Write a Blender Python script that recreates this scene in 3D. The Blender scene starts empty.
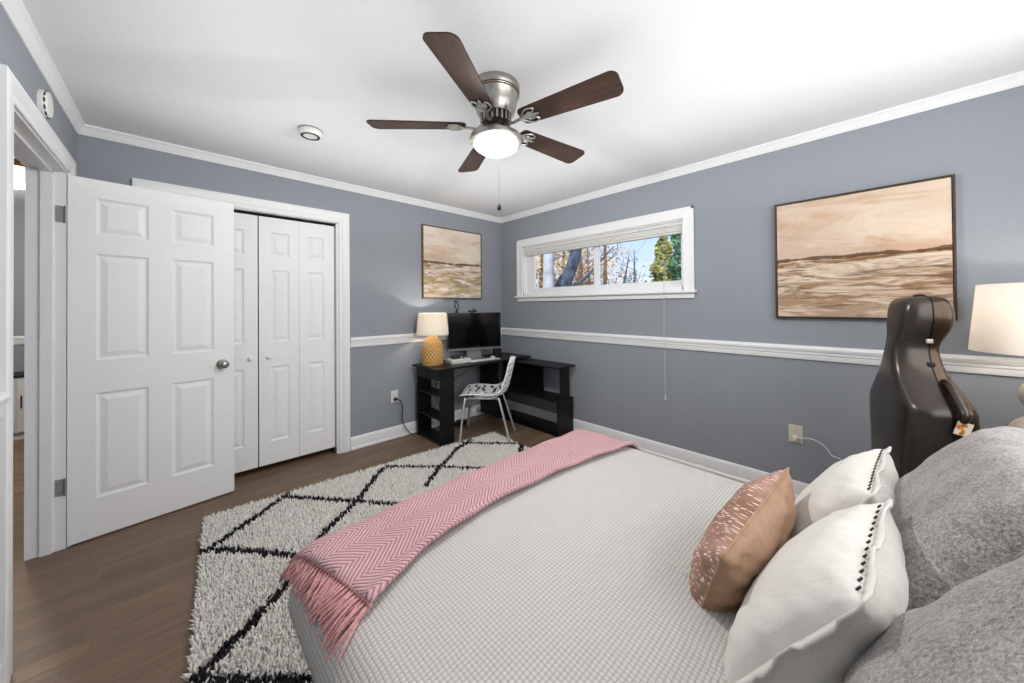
import bpy, bmesh, math, random
import numpy as np
from mathutils import Vector, Matrix
R = math.radians
PI = math.pi
SC = bpy.context.scene
COL = SC.collection

# ------------------------------------------------------------------ camera, world, lights, exposure
def make_camera():
    f_px, cx, cy = 348.09, 512.0, 302.9
    yaw, pitch, roll = 0.762786, 0.0077767, -0.0081983
    F = Vector((math.sin(yaw)*math.cos(pitch), math.cos(yaw)*math.cos(pitch), math.sin(pitch)))
    r = Vector((math.cos(yaw), -math.sin(yaw), 0))
    u = r.cross(F)
    r2 = r*math.cos(roll) + u*math.sin(roll)
    u2 = -r*math.sin(roll) + u*math.cos(roll)
    cam = bpy.data.cameras.new('camera')
    cam.sensor_fit = 'HORIZONTAL'
    cam.sensor_width = 36.0
    cam.lens = 36.0*f_px/1024
    cam.shift_x = 0.0
    cam.shift_y = -(341.5-cy)/1024
    cam.clip_start = 0.02
    cam.clip_end = 300
    o = bpy.data.objects.new('camera', cam)
    COL.objects.link(o)
    m = Matrix((r2, u2, -F)).transposed().to_4x4()
    m.translation = Vector((0, 0, 1.3))
    o.matrix_world = m
    SC.camera = o
make_camera()

SC.view_settings.view_transform = 'Standard'
SC.view_settings.look = 'None'
SC.view_settings.gamma = 1.0
SC.view_settings.use_curve_mapping = False
SC.view_settings.exposure = 0.32

def make_world():
    w = bpy.data.worlds.new('sky')
    SC.world = w
    w.use_nodes = True
    nt = w.node_tree
    nt.nodes.clear()
    tc = nt.nodes.new('ShaderNodeTexCoord')
    sp = nt.nodes.new('ShaderNodeSeparateXYZ')
    ramp = nt.nodes.new('ShaderNodeValToRGB')
    ramp.color_ramp.elements[0].position = 0.0
    ramp.color_ramp.elements[0].color = (0.80, 0.90, 1.0, 1)
    ramp.color_ramp.elements[1].position = 0.35
    ramp.color_ramp.elements[1].color = (0.26, 0.52, 0.95, 1)
    nz = nt.nodes.new('ShaderNodeTexNoise')
    nz.inputs['Scale'].default_value = 5.0
    nz.inputs['Detail'].default_value = 5.0
    mp = nt.nodes.new('ShaderNodeMapping')
    mp.inputs['Scale'].default_value = (1, 1, 3)
    cr = nt.nodes.new('ShaderNodeValToRGB')
    cr.color_ramp.elements[0].position = 0.5
    cr.color_ramp.elements[1].position = 0.72
    mix = nt.nodes.new('ShaderNodeMixRGB')
    mix.inputs['Color2'].default_value = (0.9, 0.93, 1.0, 1)
    bg = nt.nodes.new('ShaderNodeBackground')
    bg.inputs['Strength'].default_value = 1.0
    out = nt.nodes.new('ShaderNodeOutputWorld')
    L = nt.links.new
    L(tc.outputs['Generated'], sp.inputs[0]); L(sp.outputs['Z'], ramp.inputs[0])
    L(tc.outputs['Generated'], mp.inputs[0]); L(mp.outputs[0], nz.inputs['Vector'])
    L(nz.outputs[0], cr.inputs[0]); L(cr.outputs[0], mix.inputs['Fac'])
    L(ramp.outputs[0], mix.inputs['Color1']); L(mix.outputs[0], bg.inputs['Color'])
    L(bg.outputs[0], out.inputs['Surface'])
make_world()

def light(name, kind, loc, energy, color=(1, 1, 1), rot=None, **kw):
    d = bpy.data.lights.new(name, kind)
    d.energy = energy
    d.color = color
    for k, v in kw.items():
        setattr(d, k, v)
    o = bpy.data.objects.new(name, d)
    COL.objects.link(o)
    o.location = loc
    if rot:
        o.rotation_euler = rot
    return o
sun = light('sun', 'SUN', (-6, 4, 12), 4.0, (1.0, 0.95, 0.86), (R(48), 0, R(-70)), angle=R(1.0))
# added soft fill light from behind the camera, at an assumed window
light('fill_back', 'AREA', (1.35, -0.93, 1.70), 25, (0.97, 0.985, 1.0), (R(90), 0, 0), shape='RECTANGLE', size=2.3, size_y=1.1)
# added upward fill light that evens out the ceiling, no real lamp
light('ceiling_fill', 'AREA', (1.20, 1.22, 1.93), 13.5, (0.97, 0.985, 1.0), (R(180), 0, 0), shape='RECTANGLE', size=2.7, size_y=3.3)

# ------------------------------------------------------------------ materials
def s2l(c):
    return tuple((x/12.92 if x <= 0.04045 else ((x+0.055)/1.055)**2.4) for x in (v/255.0 for v in c))

class NT:
    """small helper round a material's node tree"""
    def __init__(self, name, color=(200, 200, 200), rough=0.6, metal=0.0, spec=0.5):
        self.m = bpy.data.materials.new(name)
        self.m.use_nodes = True
        self.t = self.m.node_tree
        self.b = self.t.nodes['Principled BSDF']
        self.set('Base Color', (*s2l(color), 1)); self.set('Roughness', rough); self.set('Metallic', metal)
        self.set('Specular IOR Level', spec)
    def set(self, k, v):
        self.b.inputs[k].default_value = v
        return self
    def n(self, kind, **kw):
        nd = self.t.nodes.new('ShaderNode'+kind)
        for k, v in kw.items():
            if k in nd.inputs.keys() if isinstance(k, str) else False:
                nd.inputs[k].default_value = v
            else:
                setattr(nd, k, v)
        return nd
    def l(self, a, b):
        self.t.links.new(a, b)
    def coord(self, kind='Object', scale=(1, 1, 1), rot=(0, 0, 0)):
        tc = self.n('TexCoord'); mp = self.n('Mapping')
        mp.inputs['Scale'].default_value = scale
        mp.inputs['Rotation'].default_value = rot
        self.l(tc.outputs[kind], mp.inputs[0])
        return mp.outputs[0]
    def noise(self, vec, scale=5, detail=3, rough=0.5, dist=0.0):
        nd = self.n('TexNoise')
        nd.inputs['Scale'].default_value = scale; nd.inputs['Detail'].default_value = detail
        nd.inputs['Roughness'].default_value = rough; nd.inputs['Distortion'].default_value = dist
        if vec is not None:
            self.l(vec, nd.inputs['Vector'])
        return nd.outputs[0]
    def ramp(self, fac, stops, interp='LINEAR'):
        nd = self.n('ValToRGB')
        cr = nd.color_ramp
        cr.interpolation = interp
        while len(cr.elements) < len(stops):
            cr.elements.new(0.5)
        for e, (p, c) in zip(cr.elements, stops):
            e.position = p
            e.color = (*s2l(c), 1) if isinstance(c, tuple) else (c, c, c, 1)
        self.l(fac, nd.inputs[0])
        return nd.outputs[0]
    def mix(self, fac, a, b, mode='MIX'):
        nd = self.n('MixRGB')
        nd.blend_type = mode
        for s, v in (('Fac', fac), ('Color1', a), ('Color2', b)):
            if isinstance(v, (int, float)):
                nd.inputs[s].default_value = v if s == 'Fac' else (v, v, v, 1)
            elif isinstance(v, tuple):
                nd.inputs[s].default_value = (*s2l(v), 1)
            else:
                self.l(v, nd.inputs[s])
        return nd.outputs[0]
    def math(self, op, a, b=0.0, c=None):
        nd = self.n('Math')
        nd.operation = op
        for i, v in enumerate((a, b, c)):
            if v is None:
                continue
            if isinstance(v, (int, float)):
                nd.inputs[i].default_value = v
            else:
                self.l(v, nd.inputs[i])
        return nd.outputs[0]
    def sep(self, vec):
        nd = self.n('SeparateXYZ'); self.l(vec, nd.inputs[0])
        return nd.outputs
    def color(self, sock):
        self.l(sock, self.b.inputs['Base Color'])
        return self
    def bump(self, h, strength=0.3, dist=0.01):
        nd = self.n('Bump')
        nd.inputs['Strength'].default_value = strength; nd.inputs['Distance'].default_value = dist
        self.l(h, nd.inputs['Height']); self.l(nd.outputs[0], self.b.inputs['Normal'])
        return self

M = {}
def simple(key, color, rough=0.6, metal=0.0, spec=0.5, noise=None):
    t = NT(key, color, rough, metal, spec)
    if noise:
        sc, amt, bmp = noise
        v = t.coord('Object')
        nz = t.noise(v, sc, 4)
        lo = tuple(max(0, c*(1-amt)) for c in color); hi = tuple(min(255, c*(1+amt)) for c in color)
        t.color(t.ramp(nz, [(0.3, lo), (0.7, hi)]))
        if bmp:
            t.bump(nz, bmp, 0.004)
    M[key] = t.m
    return t

simple('wall_paint', (146, 151, 158), 0.75, 0, 0.25, (60, 0.012, 0.05))
simple('ceiling_paint', (236, 236, 237), 0.9, 0, 0.1, (90, 0.008, 0.08))
simple('trim_paint', (236, 236, 237), 0.4, 0, 0.4, (30, 0.006, 0))
simple('door_paint', (240, 240, 240), 0.42, 0, 0.4, (40, 0.006, 0.03))
simple('dark_void', (30, 30, 32), 0.9, 0, 0.1, (10, 0.05, 0))  # near-black colour stands in for the shade inside gaps and slots
simple('satin_nickel', (168, 164, 158), 0.32, 1.0, 0.5, (80, 0.04, 0))
simple('hinge_metal', (158, 156, 152), 0.45, 0.35, 0.5, (80, 0.04, 0))
simple('bronze_band', (120, 88, 52), 0.35, 1.0, 0.5, (80, 0.04, 0))
simple('chrome', (222, 222, 226), 0.30, 0.85, 0.5, (80, 0.01, 0))
simple('dark_metal', (52, 50, 50), 0.4, 0.8, 0.5, (80, 0.05, 0))
simple('white_plastic', (225, 224, 220), 0.35, 0, 0.5, (40, 0.01, 0))
simple('ivory_plastic', (214, 206, 190), 0.4, 0, 0.5, (40, 0.01, 0))
simple('chair_plastic', (232, 232, 234), 0.3, 0, 0.5, (40, 0.01, 0))
simple('black_plastic', (16, 16, 17), 0.38, 0, 0.5, (40, 0.1, 0))
simple('black_glass', (6, 6, 8), 0.08, 0, 0.5, (40, 0.1, 0))
simple('silver_plastic', (128, 128, 130), 0.4, 0.4, 0.5, (40, 0.02, 0))
simple('pale_green_plastic', (205, 208, 200), 0.4, 0, 0.5, (40, 0.02, 0))
simple('frame_bronze', (66, 52, 42), 0.4, 0.3, 0.5, (30, 0.1, 0))
simple('frame_brown_side', (104, 88, 74), 0.5, 0.1, 0.5, (30, 0.08, 0))
simple('bark_grey', (66, 74, 90), 0.9, 0, 0.2, (7, 0.45, 0.5))
simple('bark_white', (176, 180, 190), 0.9, 0, 0.2, (5, 0.12, 0.3))
simple('bark_brown', (112, 88, 66), 0.9, 0, 0.2, (6, 0.25, 0.5))
simple('leaf_orange', (204, 166, 118), 0.8, 0, 0.2, (3, 0.3, 0))
simple('leaf_russet', (160, 112, 100), 0.8, 0, 0.2, (3, 0.3, 0))
simple('leaf_olive', (150, 152, 84), 0.8, 0, 0.2, (3, 0.3, 0))
simple('leaf_green', (92, 132, 104), 0.8, 0, 0.2, (3, 0.3, 0))
simple('leaf_hedge', (128, 140, 124), 0.9, 0, 0.2, (2, 0.25, 0))
simple('lawn', (150, 142, 104), 0.95, 0, 0.1, (3, 0.2, 0.2))
simple('cream_ceramic', (226, 216, 196), 0.5, 0, 0.4, (30, 0.03, 0.1))
simple('headboard_fabric', (170, 165, 158), 0.9, 0, 0.2, (80, 0.06, 0.3))
simple('sheet_cotton', (232, 230, 226), 0.85, 0, 0.2, (20, 0.02, 0.1))
simple('nightstand_wood', (178, 160, 138), 0.5, 0, 0.4, (12, 0.08, 0.05))
simple('cabinet_white', (214, 214, 214), 0.5, 0, 0.4, (20, 0.01, 0))
simple('blind_fabric', (222, 221, 218), 0.85, 0, 0.2, (60, 0.01, 0.05))
simple('handle_leather', (40, 26, 19), 0.25, 0, 0.6, (60, 0.1, 0.05))
simple('cord_grey', (190, 192, 196), 0.6, 0, 0.3, (60, 0.02, 0))

def m_floor():
    t = NT('floor_oak', (110, 94, 82), 0.42, 0, 0.4)
    v = t.coord('Object')
    br = t.n('TexBrick')
    br.offset = 0.0; br.offset_frequency = 2
    for k, val in (('Scale', 1.0), ('Mortar Size', 0.0009), ('Mortar Smooth', 0.2), ('Bias', 0.0), ('Brick Width', 1.15), ('Row Height', 0.083)):
        br.inputs[k].default_value = val
    br.inputs['Color1'].default_value = (0.25, 0.25, 0.25, 1); br.inputs['Color2'].default_value = (0.75, 0.75, 0.75, 1)
    br.inputs['Mortar'].default_value = (0, 0, 0, 1)
    sx, sy, sz = t.sep(v)
    wn = t.n('TexWhiteNoise'); wn.noise_dimensions = '1D'
    t.l(t.math('FLOOR', t.math('DIVIDE', sy, 0.083)), wn.inputs['W'])
    cb = t.n('CombineXYZ')
    t.l(t.math('ADD', sx, t.math('MULTIPLY', wn.outputs['Value'], 9.0)), cb.inputs[0]); t.l(sy, cb.inputs[1])
    t.l(cb.outputs[0], br.inputs['Vector'])
    g = t.noise(t.coord('Object', (2.2, 34, 1)), 1.6, 6, 0.6, 0.6)
    g2 = t.noise(t.coord('Object', (1.0, 9, 1)), 1.2, 3, 0.5, 0.4)
    s = t.math('ADD', t.math('MULTIPLY', br.outputs['Color'], 0.30), t.math('ADD', t.math('MULTIPLY', g, 0.5), t.math('MULTIPLY', g2, 0.25)))
    c = t.ramp(s, [(0.22, (82, 63, 48)), (0.45, (110, 88, 70)), (0.62, (127, 104, 84)), (0.85, (146, 123, 102))])
    c2 = t.mix(t.math('MULTIPLY', br.outputs['Fac'], 0.55), c, (58, 46, 38))
    t.color(c2)
    t.bump(g, 0.12, 0.002)
    t.set('Roughness', 0.45)
    M['floor_oak'] = t.m
m_floor()

def m_blackwood():
    t = NT('black_laminate', (20, 19, 19), 0.4, 0, 0.25)
    g = t.noise(t.coord('Object', (3, 30, 30)), 2, 5)
    t.color(t.ramp(g, [(0.3, (13, 12, 13)), (0.7, (28, 27, 27))]))
    M['black_laminate'] = t.m
    t = NT('walnut_blade', (62, 40, 32), 0.5, 0, 0.2)
    g = t.noise(t.coord('Object', (2, 30, 10)), 3, 6, 0.6, 0.5)
    t.color(t.ramp(g, [(0.25, (38, 24, 20)), (0.55, (60, 41, 33)), (0.8, (82, 59, 46))]))
    M['walnut_blade'] = t.m
m_blackwood()

def m_painting(key, seed, warm):
    t = NT(key, (220, 205, 190), 0.7, 0, 0.2)
    tc = t.n('TexCoord'); mp = t.n('Mapping')
    mp.inputs['Location'].default_value = (seed, 0, 0)
    t.l(tc.outputs['Object'], mp.inputs[0])
    x, y, z = t.sep(tc.outputs['Object'])
    wob = t.noise(mp.outputs[0], 2.2, 3)
    zz = t.math('ADD', z, t.math('MULTIPLY', t.math('SUBTRACT', wob, 0.5), 0.05))       # local z: 0 is the canvas's middle
    zz = t.math('SUBTRACT', zz, t.math('MULTIPLY', x, 0.015))
    def strokes(sx, sz, sc, loc, det=5, dist=0.6):
        m2 = t.n('Mapping'); m2.inputs['Scale'].default_value = (sx, 1, sz); m2.inputs['Location'].default_value = (seed*1.7+loc, loc, 0)
        m2.inputs['Rotation'].default_value = (0, R(6), 0)
        t.l(tc.outputs['Object'], m2.inputs[0])
        return t.noise(m2.outputs[0], sc, det, 0.6, dist)
    ocean = warm[3]
    sky = t.ramp(strokes(1.3, 3.4, 2.0, 3.1), [(0.30, (206, 182, 162)), (0.45, (224, 208, 192)), (0.62, (232, 221, 208)), (0.8, (226, 200, 176))])
    blush = t.ramp(strokes(0.9, 3.0, 2.6, 9.3, 4, 1.0), [(0.54, 0.0), (0.68, 1.0)])
    sky = t.mix(t.math('MULTIPLY', blush, 0.8), sky, (212, 176, 150))
    hill = t.ramp(t.math('SUBTRACT', t.math('ADD', t.math('MULTIPLY', strokes(1.6, 1.6, 1.5, 4.4, 4, 0.5), 0.34), -0.12), t.math('ABSOLUTE', t.math('SUBTRACT', zz, 0.03))), [(0.0, 0.0), (0.035, 1.0)])
    sky = t.mix(t.math('MULTIPLY', hill, 0.35), sky, (196, 158, 136))
    sea = t.ramp(strokes(1.0, 5, 2.0, 5.7, 5, 0.8), [(0.36, (214, 194, 176)), (0.52, (234, 222, 210)), (0.66, (222, 200, 184))])
    dep = t.ramp(t.math('MULTIPLY', zz, -2.0), [(0.0, 1.0), (0.55, 0.75), (0.95, 0.25)])
    b1 = t.ramp(strokes(1.3, 7.5, 2.3, 1.9, 6, 1.0), [(0.44, 0.0), (0.56, 1.0)])
    sea = t.mix(t.math('MULTIPLY', b1, dep), sea, ocean)
    b2 = t.ramp(strokes(1.7, 13, 2.4, 7.3, 6, 1.2), [(0.53, 0.0), (0.62, 1.0)])
    sea = t.mix(t.math('MULTIPLY', t.math('MULTIPLY', b2, dep), 0.85), sea, (108, 82, 52))
    b3 = t.ramp(strokes(2.2, 17, 2.0, 12.1, 5, 1.0), [(0.58, 0.0), (0.66, 1.0)])
    sea = t.mix(t.math('MULTIPLY', b3, 0.8), sea, (240, 232, 224))
    below = t.math('LESS_THAN', zz, 0.0)
    c = t.mix(below, sky, sea)
    d = t.math('ABSOLUTE', zz)
    wid = t.math('MULTIPLY', strokes(3.0, 3, 3.0, 2.0, 5), 0.045)
    line = t.math('LESS_THAN', d, t.math('SUBTRACT', wid, 0.013))
    c = t.mix(t.math('MULTIPLY', line, 0.85), c, (84, 62, 40))
    c = t.mix(1.0, c, warm[:3], 'MULTIPLY')
    t.color(c)
    t.bump(strokes(2, 14, 6, 1.0), 0.25, 0.003)
    M[key] = t.m
m_painting('painting_near', 2.3, (238, 230, 221, (156, 122, 84)))
m_painting('painting_far', 7.9, (246, 244, 242, (170, 146, 90)))

def m_coverlet():
    t = NT('waffle_coverlet', (206, 202, 198), 0.9, 0, 0.15)
    uv = t.coord('UV')
    x, y, z = t.sep(uv)
    nz = t.noise(uv, 9, 2)
    off = t.math('MULTIPLY', t.math('SUBTRACT', nz, 0.5), 0.007)
    k = PI/0.0108
    a = t.math('ABSOLUTE', t.math('SINE', t.math('MULTIPLY', t.math('ADD', x, off), k)))
    b = t.math('ABSOLUTE', t.math('SINE', t.math('MULTIPLY', t.math('ADD', y, off), k*1.0)))
    h = t.math('MULTIPLY', t.math('POWER', a, 0.55), t.math('POWER', b, 0.75))
    t.color(t.ramp(h, [(0.0, (168, 164, 159)), (0.55, (199, 195, 190)), (1.0, (206, 202, 198))]))
    fine = t.noise(uv, 400, 2)
    hh = t.math('ADD', h, t.math('MULTIPLY', fine, 0.12))
    t.bump(hh, 0.55, 0.004)
    t.set('Sheen Weight', 0.15)
    M['waffle_coverlet'] = t.m
m_coverlet()

def m_throw():
    t = NT('pink_knit', (200, 140, 142), 0.9, 0, 0.15)
    uv = t.coord('UV')
    x, y, z = t.sep(uv)
    nz = t.noise(uv, 30, 2)
    off = t.math('MULTIPLY', t.math('SUBTRACT', nz, 0.5), 0.006)
    tri = t.math('PINGPONG', y, 0.075)
    s = t.math('ADD', t.math('ADD', x, off), t.math('MULTIPLY', tri, 1.0))
    st = t.math('ABSOLUTE', t.math('SINE', t.math('MULTIPLY', s, PI/0.0165)))
    rib = t.math('ABSOLUTE', t.math('SINE', t.math('MULTIPLY', t.math('ADD', y, off), PI/0.0125)))
    h = t.math('MULTIPLY', t.math('POWER', st, 0.6), t.math('ADD', 0.75, t.math('MULTIPLY', rib, 0.25)))
    fib = t.noise(uv, 240, 3)
    hh = t.math('ADD', h, t.math('MULTIPLY', fib, 0.25))
    t.color(t.ramp(hh, [(0.15, (154, 100, 104)), (0.5, (192, 140, 145)), (1.1, (218, 174, 178))]))
    t.bump(hh, 0.85, 0.008)
    t.set('Sheen Weight', 0.2)
    M['pink_knit'] = t.m
    t = NT('pink_yarn', (200, 138, 136), 0.9, 0, 0.15)
    g = t.noise(t.coord('Object'), 160, 3)
    t.color(t.ramp(g, [(0.3, (192, 136, 136)), (0.7, (220, 170, 168))]))
    M['pink_yarn'] = t.m
m_throw()

def m_pillows():
    # white linen
    t = NT('white_linen', (226, 224, 218), 0.9, 0, 0.15)
    v = t.coord('Object')
    w1 = t.noise(t.coord('Object', (1, 1, 0.35), (0.5, 0.3, 0)), 9, 3, 0.5, 0.8)
    fine = t.noise(v, 500, 2)
    t.color(t.ramp(fine, [(0.3, (214, 210, 203)), (0.7, (228, 225, 219))]))
    t.bump(t.math('ADD', w1, t.math('MULTIPLY', fine, 0.05)), 0.35, 0.02)
    M['white_linen'] = t.m
    # grey plush
    t = NT('grey_plush', (150, 147, 145), 0.95, 0, 0.1)
    v = t.coord('Object')
    a = t.noise(v, 150, 3, 0.6); b = t.noise(v, 16, 3); c = t.noise(v, 380, 2)
    s = t.math('ADD', t.math('MULTIPLY', a, 0.5), t.math('ADD', t.math('MULTIPLY', b, 0.2), t.math('MULTIPLY', c, 0.3)))
    t.color(t.ramp(s, [(0.36, (104, 99, 96)), (0.5, (160, 154, 150)), (0.64, (200, 194, 190))]))
    t.bump(s, 1.0, 0.009)
    t.set('Sheen Weight', 0.4)
    M['grey_plush'] = t.m
    # blush back and spotted front
    t = NT('blush_satin', (196, 160, 136), 0.5, 0, 0.3)
    w1 = t.noise(t.coord('Object', (1, 1, 1)), 14, 3, 0.5, 1.0)
    t.color(t.ramp(w1, [(0.3, (158, 123, 98)), (0.7, (180, 146, 120))]))
    t.bump(w1, 0.3, 0.01)
    M['blush_satin'] = t.m
    t = NT('blush_dotted', (180, 128, 108), 0.6, 0, 0.3)
    uv = t.coord('UV', (56, 36, 1), (0, 0, 0.5))
    vo = t.n('TexVoronoi'); vo.inputs['Scale'].default_value = 1.0; vo.inputs['Randomness'].default_value = 0.55
    t.l(uv, vo.inputs['Vector'])
    dot = t.ramp(vo.outputs['Distance'], [(0.26, 1.0), (0.40, 0.0)])
    big = t.noise(t.coord('UV'), 2.6, 2)
    base = t.ramp(big, [(0.35, (134, 98, 80)), (0.62, (172, 134, 120))])
    dens = t.ramp(t.noise(t.coord('UV', (1, 1, 1), (0, 0, 1.0)), 3.2, 2), [(0.36, 0.5), (0.55, 1.0)])
    t.color(t.mix(t.math('MULTIPLY', dot, dens), base, (236, 214, 196)))
    t.bump(dot, 0.2, 0.003)
    M['blush_dotted'] = t.m
m_pillows()

def m_rug():
    t = NT('rug_pile', (200, 198, 190), 0.95, 0, 0.1)
    at = t.n('Attribute'); at.attribute_name = 'tuft'
    t.color(at.outputs['Color'])
    M['rug_pile'] = t.m
    simple('rug_backing', (178, 172, 162), 0.95, 0, 0.1, (60, 0.1, 0.2))
m_rug()

def m_case():
    t = NT('cello_case_shell', (40, 38, 37), 0.26, 0.45, 0.55)
    v = t.coord('Object')
    g = t.noise(v, 220, 3)
    t.color(t.ramp(g, [(0.3, (52, 45, 40)), (0.7, (68, 59, 52))]))
    t.bump(g, 0.06, 0.002)
    M['cello_case_shell'] = t.m
    t = NT('cello_case_back', (70, 54, 40), 0.22, 0.6, 0.5)
    g = t.noise(t.coord('Object'), 220, 3)
    t.color(t.ramp(g, [(0.3, (56, 42, 30)), (0.7, (76, 58, 42))]))
    M['cello_case_back'] = t.m
m_case()

def m_rattan():
    t = NT('rattan', (206, 160, 96), 0.6, 0, 0.3)
    uv = t.coord('UV', (34, 34, 1))
    x, y, z = t.sep(uv)
    ch = t.math('MULTIPLY', t.math('SINE', t.math('MULTIPLY', x, PI)), t.math('SINE', t.math('MULTIPLY', y, PI)))
    t.color(t.ramp(t.math('ADD', t.math('MULTIPLY', ch, 0.5), 0.5), [(0.2, (176, 122, 66)), (0.55, (220, 170, 102)), (0.9, (236, 200, 142))]))
    t.bump(ch, 0.8, 0.008)
    M['rattan'] = t.m
m_rattan()

def m_shade(key, color, trans=0.5, emit=0.0):
    t = NT(key, color, 0.9, 0, 0.1)
    tr = t.n('BsdfTranslucent'); tr.inputs['Color'].default_value = (*s2l(color), 1)
    mx = t.n('MixShader'); mx.inputs[0].default_value = trans
    out = [n for n in t.t.nodes if n.type == 'OUTPUT_MATERIAL'][0]
    v = t.coord('Object'); g = t.noise(v, 300, 2); t.bump(g, 0.15, 0.002)
    t.l(t.b.outputs[0], mx.inputs[1]); t.l(tr.outputs[0], mx.inputs[2]); t.l(mx.outputs[0], out.inputs['Surface'])
    M[key] = t.m
m_shade('shade_linen', (234, 228, 216), 0.28)
m_shade('shade_white', (244, 239, 233), 0.42)

def m_emit(key, color, strength):
    t = NT(key, color, 0.4)
    t.set('Emission Color', (*s2l(color), 1)); t.set('Emission Strength', strength)
    M[key] = t.m
m_emit('frosted_bowl', (255, 252, 246), 0.75)
m_emit('lamp_bulb_glass', (255, 250, 240), 1.2)
m_emit('hall_lamp_glass', (255, 236, 205), 2.2)

def m_bowl():
    t = NT('fan_bowl_glass', (250, 248, 244), 0.35)
    t.set('Emission Color', (*s2l((255, 252, 246)), 1)); t.set('Emission Strength', 0.35)
    out = [n for n in t.t.nodes if n.type == 'OUTPUT_MATERIAL'][0]
    tr = t.n('BsdfTransparent'); mx = t.n('MixShader'); mx.inputs[0].default_value = 0.25
    g = t.noise(t.coord('Object'), 40, 2); t.bump(g, 0.03, 0.001)
    t.l(t.b.outputs[0], mx.inputs[1]); t.l(tr.outputs[0], mx.inputs[2]); t.l(mx.outputs[0], out.inputs['Surface'])
    M['fan_bowl_glass'] = t.m
m_bowl()

def m_glass():
    t = NT('window_glass', (255, 255, 255), 0.0)
    out = [n for n in t.t.nodes if n.type == 'OUTPUT_MATERIAL'][0]
    tr = t.n('BsdfTransparent'); gl = t.n('BsdfGlossy'); gl.inputs['Roughness'].default_value = 0.02
    mx = t.n('MixShader'); mx.inputs[0].default_value = 0.04
    t.l(tr.outputs[0], mx.inputs[1]); t.l(gl.outputs[0], mx.inputs[2]); t.l(mx.outputs[0], out.inputs['Surface'])
    M['window_glass'] = t.m
m_glass()

# ------------------------------------------------------------------ mesh helpers
def new_obj(name, mesh, mat=None, parent=None):
    o = bpy.data.objects.new(name, mesh)
    COL.objects.link(o)
    if mat:
        if isinstance(mat, str):
            mat = M[mat]
        if not mesh.materials:
            mesh.materials.append(mat)
    if parent:
        o.parent = parent
    return o

def obj(name, bm, mat=None, parent=None, smooth=None):
    bmesh.ops.recalc_face_normals(bm, faces=bm.faces)
    me = bpy.data.meshes.new(name)
    bm.to_mesh(me)
    bm.free()
    if smooth is not None:
        for p in me.polygons:
            p.use_smooth = True
        if smooth < 179:
            me.set_sharp_from_angle(angle=R(smooth))
    return new_obj(name, me, mat, parent)

def tag(o, label=None, cat=None, group=None, kind=None):
    if label: o['label'] = label
    if cat: o['category'] = cat
    if group: o['group'] = group
    if kind: o['kind'] = kind
    return o

def thing(name, label, cat, loc=(0, 0, 0), rz=0.0, group=None, kind=None):
    o = bpy.data.objects.new(name, None)
    COL.objects.link(o)
    o.location = loc
    o.rotation_euler = (0, 0, rz)
    o.empty_display_size = 0.1
    return tag(o, label, cat, group, kind)

def dup(root, loc=None, rz=None, label=None):
    r = root.copy()
    COL.objects.link(r)
    if loc is not None: r.location = loc
    if rz is not None: r.rotation_euler = (0, 0, rz)
    if label: r['label'] = label
    for ch in list(root.children):
        c = ch.copy(); COL.objects.link(c); c.parent = r
        for g in list(ch.children):
            d = g.copy(); COL.objects.link(d); d.parent = c
    return r

def BM():
    return bmesh.new()

def box(bm, x0, x1, y0, y1, z0, z1, bev=0.0, mtx=None):
    vs = [bm.verts.new((x, y, z)) for x in (x0, x1) for y in (y0, y1) for z in (z0, z1)]
    fs = [(0, 1, 3, 2), (4, 6, 7, 5), (0, 4, 5, 1), (2, 3, 7, 6), (0, 2, 6, 4), (1, 5, 7, 3)]
    faces = [bm.faces.new([vs[i] for i in f]) for f in fs]
    if bev > 0:
        es = list({e for f in faces for e in f.edges})
        r = bmesh.ops.bevel(bm, geom=es, offset=bev, segments=2, affect='EDGES', profile=0.5)
        vs = list({v for f in r['faces'] for v in f.verts} | {v for v in vs if v.is_valid})
    if mtx is not None:
        bmesh.ops.transform(bm, matrix=mtx, verts=[v for v in vs if v.is_valid])
    return bm

def frame_on(d):
    d = d.normalized()
    a = Vector((0, 0, 1)) if abs(d.z) < 0.9 else Vector((1, 0, 0))
    u = d.cross(a).normalized()
    return u, d.cross(u).normalized()

def tube(bm, pts, rad, seg=10, caps=True):
    pts = [Vector(p) for p in pts]
    n = len(pts)
    if not isinstance(rad, (list, tuple)):
        rad = [rad]*n
    rings = []
    pu = None
    for i, p in enumerate(pts):
        d = (pts[min(i+1, n-1)]-pts[max(i-1, 0)])
        if d.length < 1e-9: d = Vector((0, 0, 1))
        if pu is None:
            u, w = frame_on(d)
        else:
            dn = d.normalized()
            u = (pu-dn*pu.dot(dn))
            u = u.normalized() if u.length > 1e-6 else frame_on(d)[0]
            w = dn.cross(u)
        pu = u
        rings.append([bm.verts.new(p+(u*math.cos(2*PI*k/seg)+w*math.sin(2*PI*k/seg))*rad[i]) for k in range(seg)])
    for a, b in zip(rings[:-1], rings[1:]):
        for k in range(seg):
            bm.faces.new((a[k], a[(k+1) % seg], b[(k+1) % seg], b[k]))
    if caps:
        bm.faces.new(rings[0][::-1]); bm.faces.new(rings[-1])
    return bm

def spline(pts, n=8):
    """Catmull-Rom through pts"""
    pts = [Vector(p) for p in pts]
    P = [pts[0]*2-pts[1]]+pts+[pts[-1]*2-pts[-2]]
    out = []
    for i in range(1, len(P)-2):
        for k in range(n):
            t = k/n
            a, b, c, d = P[i-1], P[i], P[i+1], P[i+2]
            out.append(0.5*((2*b)+(c-a)*t+(2*a-5*b+4*c-d)*t*t+(3*b-a-3*c+d)*t**3))
    out.append(pts[-1])
    return out

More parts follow.
